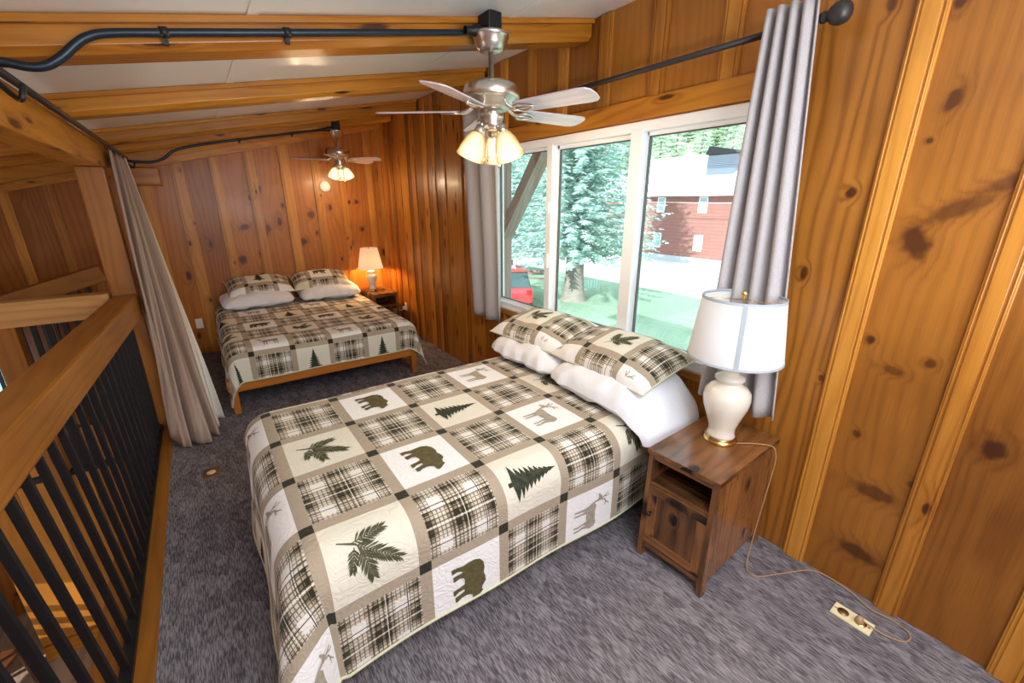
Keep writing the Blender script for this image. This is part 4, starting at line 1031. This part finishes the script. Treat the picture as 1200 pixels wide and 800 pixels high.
for r_ in range(5):
    for k in range(10):
        x = 44 + r_ * 7.5 + rr.uniform(-.8, .8); y = 13 + r_ * 2 + k * (5.6 + .25 * r_) + rr.uniform(-.4, .4); gz = GZ + (x - 40) * .506
        T = spruce((x, y, gz - .2), 11, 'pale conifer of the wooded hillside beyond the brown building', small, 'hazy_forest_needles', 'hillside conifers', .2)
        s = rr.uniform(.9, 1.12); T.scale = (s, s, s * rr.uniform(.95, 1.2)); T.rotation_euler = (0, 0, rr.uniform(0, 6))

# building across the road
T = thing('lodge_building', (29, 15, GZ), 'brown log sided building with pale roof across the road', 'building')
x0, x1, y0, y1, ze = 29, 39, -2, 27, 2.22
m = MB(); m.box(x0, y0, GZ + .45, x1, y1, ze); m.build('wall', 'log_siding', T)
m = MB(); m.box(x0 - .05, y0 - .05, GZ, x1, y1 + .05, GZ + .45); m.build('foundation', 'foundation', T)
m = MB(); zr = 5.2; xm = 34
m.hexa([(x0 - .8, y0 - .6, ze - .12), (xm, y0 - .6, zr - .12), (xm, y1 + .6, zr - .12), (x0 - .8, y1 + .6, ze - .12), (x0 - .8, y0 - .6, ze + .08), (xm, y0 - .6, zr + .1), (xm, y1 + .6, zr + .1), (x0 - .8, y1 + .6, ze + .08)])
m.hexa([(xm, y0 - .6, zr - .12), (x1 + .8, y0 - .6, ze - .12), (x1 + .8, y1 + .6, ze - .12), (xm, y1 + .6, zr - .12), (xm, y0 - .6, zr + .1), (x1 + .8, y0 - .6, ze + .08), (x1 + .8, y1 + .6, ze + .08), (xm, y1 + .6, zr + .1)])
m.build('roof', 'roof_metal', T)
for (y, z) in ((21.0, 1.5), (17.6, 1.5), (21.05, -1.1), (17.62, -1.1), (14.0, 1.5), (14.0, -1.1), (24.6, 1.5), (24.6, -1.1)):
    m = MB(); m.box(x0 - .06, y - .34, z - .55, x0 - .005, y + .34, z - .47); m.box(x0 - .06, y - .34, z + .47, x0 - .005, y + .34, z + .55); m.box(x0 - .06, y - .34, z - .5, x0 - .005, y - .26, z + .5); m.box(x0 - .06, y + .26, z - .5, x0 - .005, y + .34, z + .5); m.box(x0 - .06, y - .3, z - .03, x0 - .005, y + .3, z + .03)
    w = m.build('window', 'white_vinyl', T)
    m = MB(); m.box(x0 - .03, y - .27, z - .48, x0 - .004, y + .27, z + .48); m.build('pane', 'window_dark', w)
T = thing('roof_vent', (31.4, 17.6, 3.7), 'dark topped grey louvred vent box on the pale roof', 'vent')
def zr_(x): return 2.3 + (x - 28.2) * .515
m = MB()
for k in range(9):
    zz = 4.0 + k * .09; m.box(30.5, 16.6, zz, 31.6, 18.7, zz + .05)
m.box(30.55, 16.65, 3.3, 31.55, 18.65, 4.85); m.build('louvre_box', 'vent_grey', T)
m = MB(); m.hexa([(30.4, 16.5, 4.87), (31.7, 16.5, 4.87), (31.7, 18.8, 4.87), (30.4, 18.8, 4.87), (30.5, 16.8, 5.1), (31.6, 16.8, 5.1), (31.6, 18.6, 5.45), (30.5, 18.6, 5.45)]); m.build('cap', 'black_metal', T)
m = MB(); m.tube([(27, -4, 2.2), (27, 8, 1.75), (27, 17, 1.65), (27, 26, 1.9), (27, 40, 2.6)], .02, 6); tag(m.build('overhead_wire', 'white_plastic'), 'pale overhead wire crossing in front of the brown building', 'wire')

# car (rear towards the window wall, pointing away)
T = thing('car', (10.9, 15.6, GZ), 'red car with dark rear glass parked in the left pane', 'car', rz=math.radians(60))
def cbuild(m, nm, mt, **k): return m.build(nm, mt, T, local=True, **k)
def loft(m, secs, mat=0):
    b = len(m.v); n = len(secs[0])
    for s in secs: m.v += s
    for i in range(len(secs) - 1):
        for k in range(n): m.face((b + i * n + k, b + i * n + (k + 1) % n, b + (i + 1) * n + (k + 1) % n, b + (i + 1) * n + k), smooth=False, mat=mat)
    m.face([b + k for k in range(n)][::-1], mat=mat); m.face([b + (len(secs) - 1) * n + k for k in range(n)], mat=mat)
def sec(x, w, z0, z1): return [(x, -w, z0), (x, w, z0), (x, w * 1.02, (z0 + z1) / 2), (x, w * .94, z1), (x, -w * .94, z1), (x, -w * 1.02, (z0 + z1) / 2)]
m = MB(); loft(m, [sec(-2.15, .80, .45, .80), sec(-2.05, .88, .35, 1.0), sec(-1.2, .9, .32, 1.05), sec(.6, .9, .32, 1.05), sec(1.4, .88, .33, .98), sec(2.1, .82, .38, .85), sec(2.2, .75, .45, .70)]); cbuild(m, 'body', 'car_red', bevel=.04)
m = MB(); loft(m, [sec(-2.02, .80, 1.0, 1.03), sec(-1.75, .74, 1.0, 1.55), sec(-1.4, .72, 1.0, 1.62), sec(.2, .72, 1.0, 1.60), sec(1.1, .78, 1.0, 1.04)]); cbuild(m, 'cabin_glass', 'car_glass', bevel=.03)
m = MB(); loft(m, [sec(-1.7, .70, 1.58, 1.62), sec(-1.4, .70, 1.60, 1.66), sec(.15, .70, 1.58, 1.64)]); cbuild(m, 'roof', 'car_red', bevel=.02)
for x in (-1.35, 1.35):
    for y in (-.82, .82):
        m = MB(); m.lathe([(0, -.1), (.2, -.1), (.33, -.1), (.35, -.06), (.35, .06), (.33, .1), (.2, .1), (0, .1)], (x, y, .35), 24, axis=(0, 1, 0)); cbuild(m, 'wheel', 'tyre')
for y in (-.7, .7):
    m = MB(); m.box(-2.18, y - .1, .72, -2.05, y + .1, .92); cbuild(m, 'tail_light', 'tail_light')
m = MB(); m.box(-2.23, -.8, .42, -2.1, .8, .60); cbuild(m, 'bumper', 'car_red', bevel=.02)
T = thing('garden_bench', (14.3, 17.6, GZ), 'small wooden garden bench between the red car and the spruce trunk', 'bench', rz=math.radians(-45))
m = MB(); m.box(-.6, -.2, .40, .6, .2, .45, axis='x'); m.build('seat', 'brace_wood', T, local=True)
m = MB(); m.box(-.6, .18, .6, .6, .22, .85, axis='x'); m.build('backrest', 'brace_wood', T, local=True)
for x in (-.52, .52):
    for y in (-.17, .2):
        m = MB(); m.box(x - .03, y - .03, 0, x + .03, y + .03, .4 if y < 0 else .62); m.build('leg', 'brace_wood', T, local=True)

# ------------------------------------------------------------------ lights
def light(name, ty, loc, energy, col=(1, 1, 1), **k):
    l = bpy.data.lights.new(name, ty); l.energy = energy; l.color = col
    for a, b in k.items():
        if a != 'rot': setattr(l, a, b)
    o = bpy.data.objects.new(name, l); C.objects.link(o); o.location = loc
    if 'rot' in k: o.rotation_euler = k['rot']
    return o
w = bpy.data.worlds.new('sky'); bpy.context.scene.world = w; w.use_nodes = True
bg = w.node_tree.nodes['Background']; bg.inputs[0].default_value = (.86, .93, 1.0, 1); bg.inputs[1].default_value = 2.2
s = light('sun', 'SUN', (0, 0, 30), 7.0, (1, .95, .88), angle=.01)
d = Vector((.83, .33, -.44)); s.rotation_euler = d.to_track_quat('-Z', 'Y').to_euler()
# added fill from behind the camera, an area light with no modelled source
a = light('rear_fill_light', 'AREA', (.6, YF + .15, 2.0), 72, (.86, .93, 1), shape='RECTANGLE', size=3.2, size_y=1.7)
a.rotation_euler = Vector((.15, 1, -.25)).to_track_quat('-Z', 'Y').to_euler()
a = light('hall_fill_light', 'AREA', (-2.2, -1.3, 1.3), 4, (.88, .94, 1), shape='RECTANGLE', size=2.0, size_y=1.6)  # weak side fill added on the hall side, no window there
a.rotation_euler = Vector((1, .5, -.1)).to_track_quat('-Z', 'Y').to_euler()
a = light('overhead_fill_light', 'AREA', (.5, -.3, 2.3), 34, (.90, .95, 1), shape='RECTANGLE', size=1.2, size_y=.8)  # added fill above the camera, no fixture behind it
a = light('ceiling_bounce_fill', 'AREA', (1.1, -1.0, 1.5), 56, (.89, .95, 1), shape='DISK', size=1.3)  # unseen upward light added to brighten the ceiling by bounce
a.rotation_euler = Vector((.1, .45, 1)).to_track_quat('-Z', 'Y').to_euler()
light('lower_room_fill', 'POINT', (-2.6, 2.6, -.5), 45, (1, .93, .85), shadow_soft_size=.3)  # unseen light added to brighten the space below the loft
def fan_lights(F, a0, sc, e):
    for k in range(3):
        an = a0 + k * 2 * PI / 3
        light('fan_bulb_light', 'POINT', (F.location.x + math.cos(an) * .125 * sc, F.location.y + math.sin(an) * .125 * sc, F.location.z - .60 * sc), e, (1, .72, .42), shadow_soft_size=.03)
fan_lights(F1, RT - math.radians(38), 1, 7)
fan_lights(F2, RT - math.radians(8), .85, 5)
light('table_lamp_light', 'POINT', (1.795, 5.74,    .565 + .42 * .8), 40, (1, .50, .17), shadow_soft_size=.03)

# ------------------------------------------------------------------ camera
cam = bpy.data.cameras.new('camera'); co = bpy.data.objects.new('camera', cam); C.objects.link(co)
cam.sensor_width = 36; cam.lens = 15.0; cam.clip_start = .02; cam.clip_end = 500
co.location = (0, 0, 1.7); co.rotation_euler = (math.radians(90 - 18.0973), 0, math.radians(-35.6195))
sc = bpy.context.scene; sc.camera = co
sc.view_settings.view_transform = 'Standard'; sc.view_settings.look = 'None'; sc.view_settings.gamma = 1; sc.view_settings.exposure = .25
sc.view_settings.use_curve_mapping = False
sc.cycles.max_bounces = 8; sc.cycles.transparent_max_bounces = 12; sc.cycles.use_denoising = True; sc.cycles.caustics_reflective = False; sc.cycles.caustics_refractive = False
sc.cycles.sample_clamp_indirect = 4
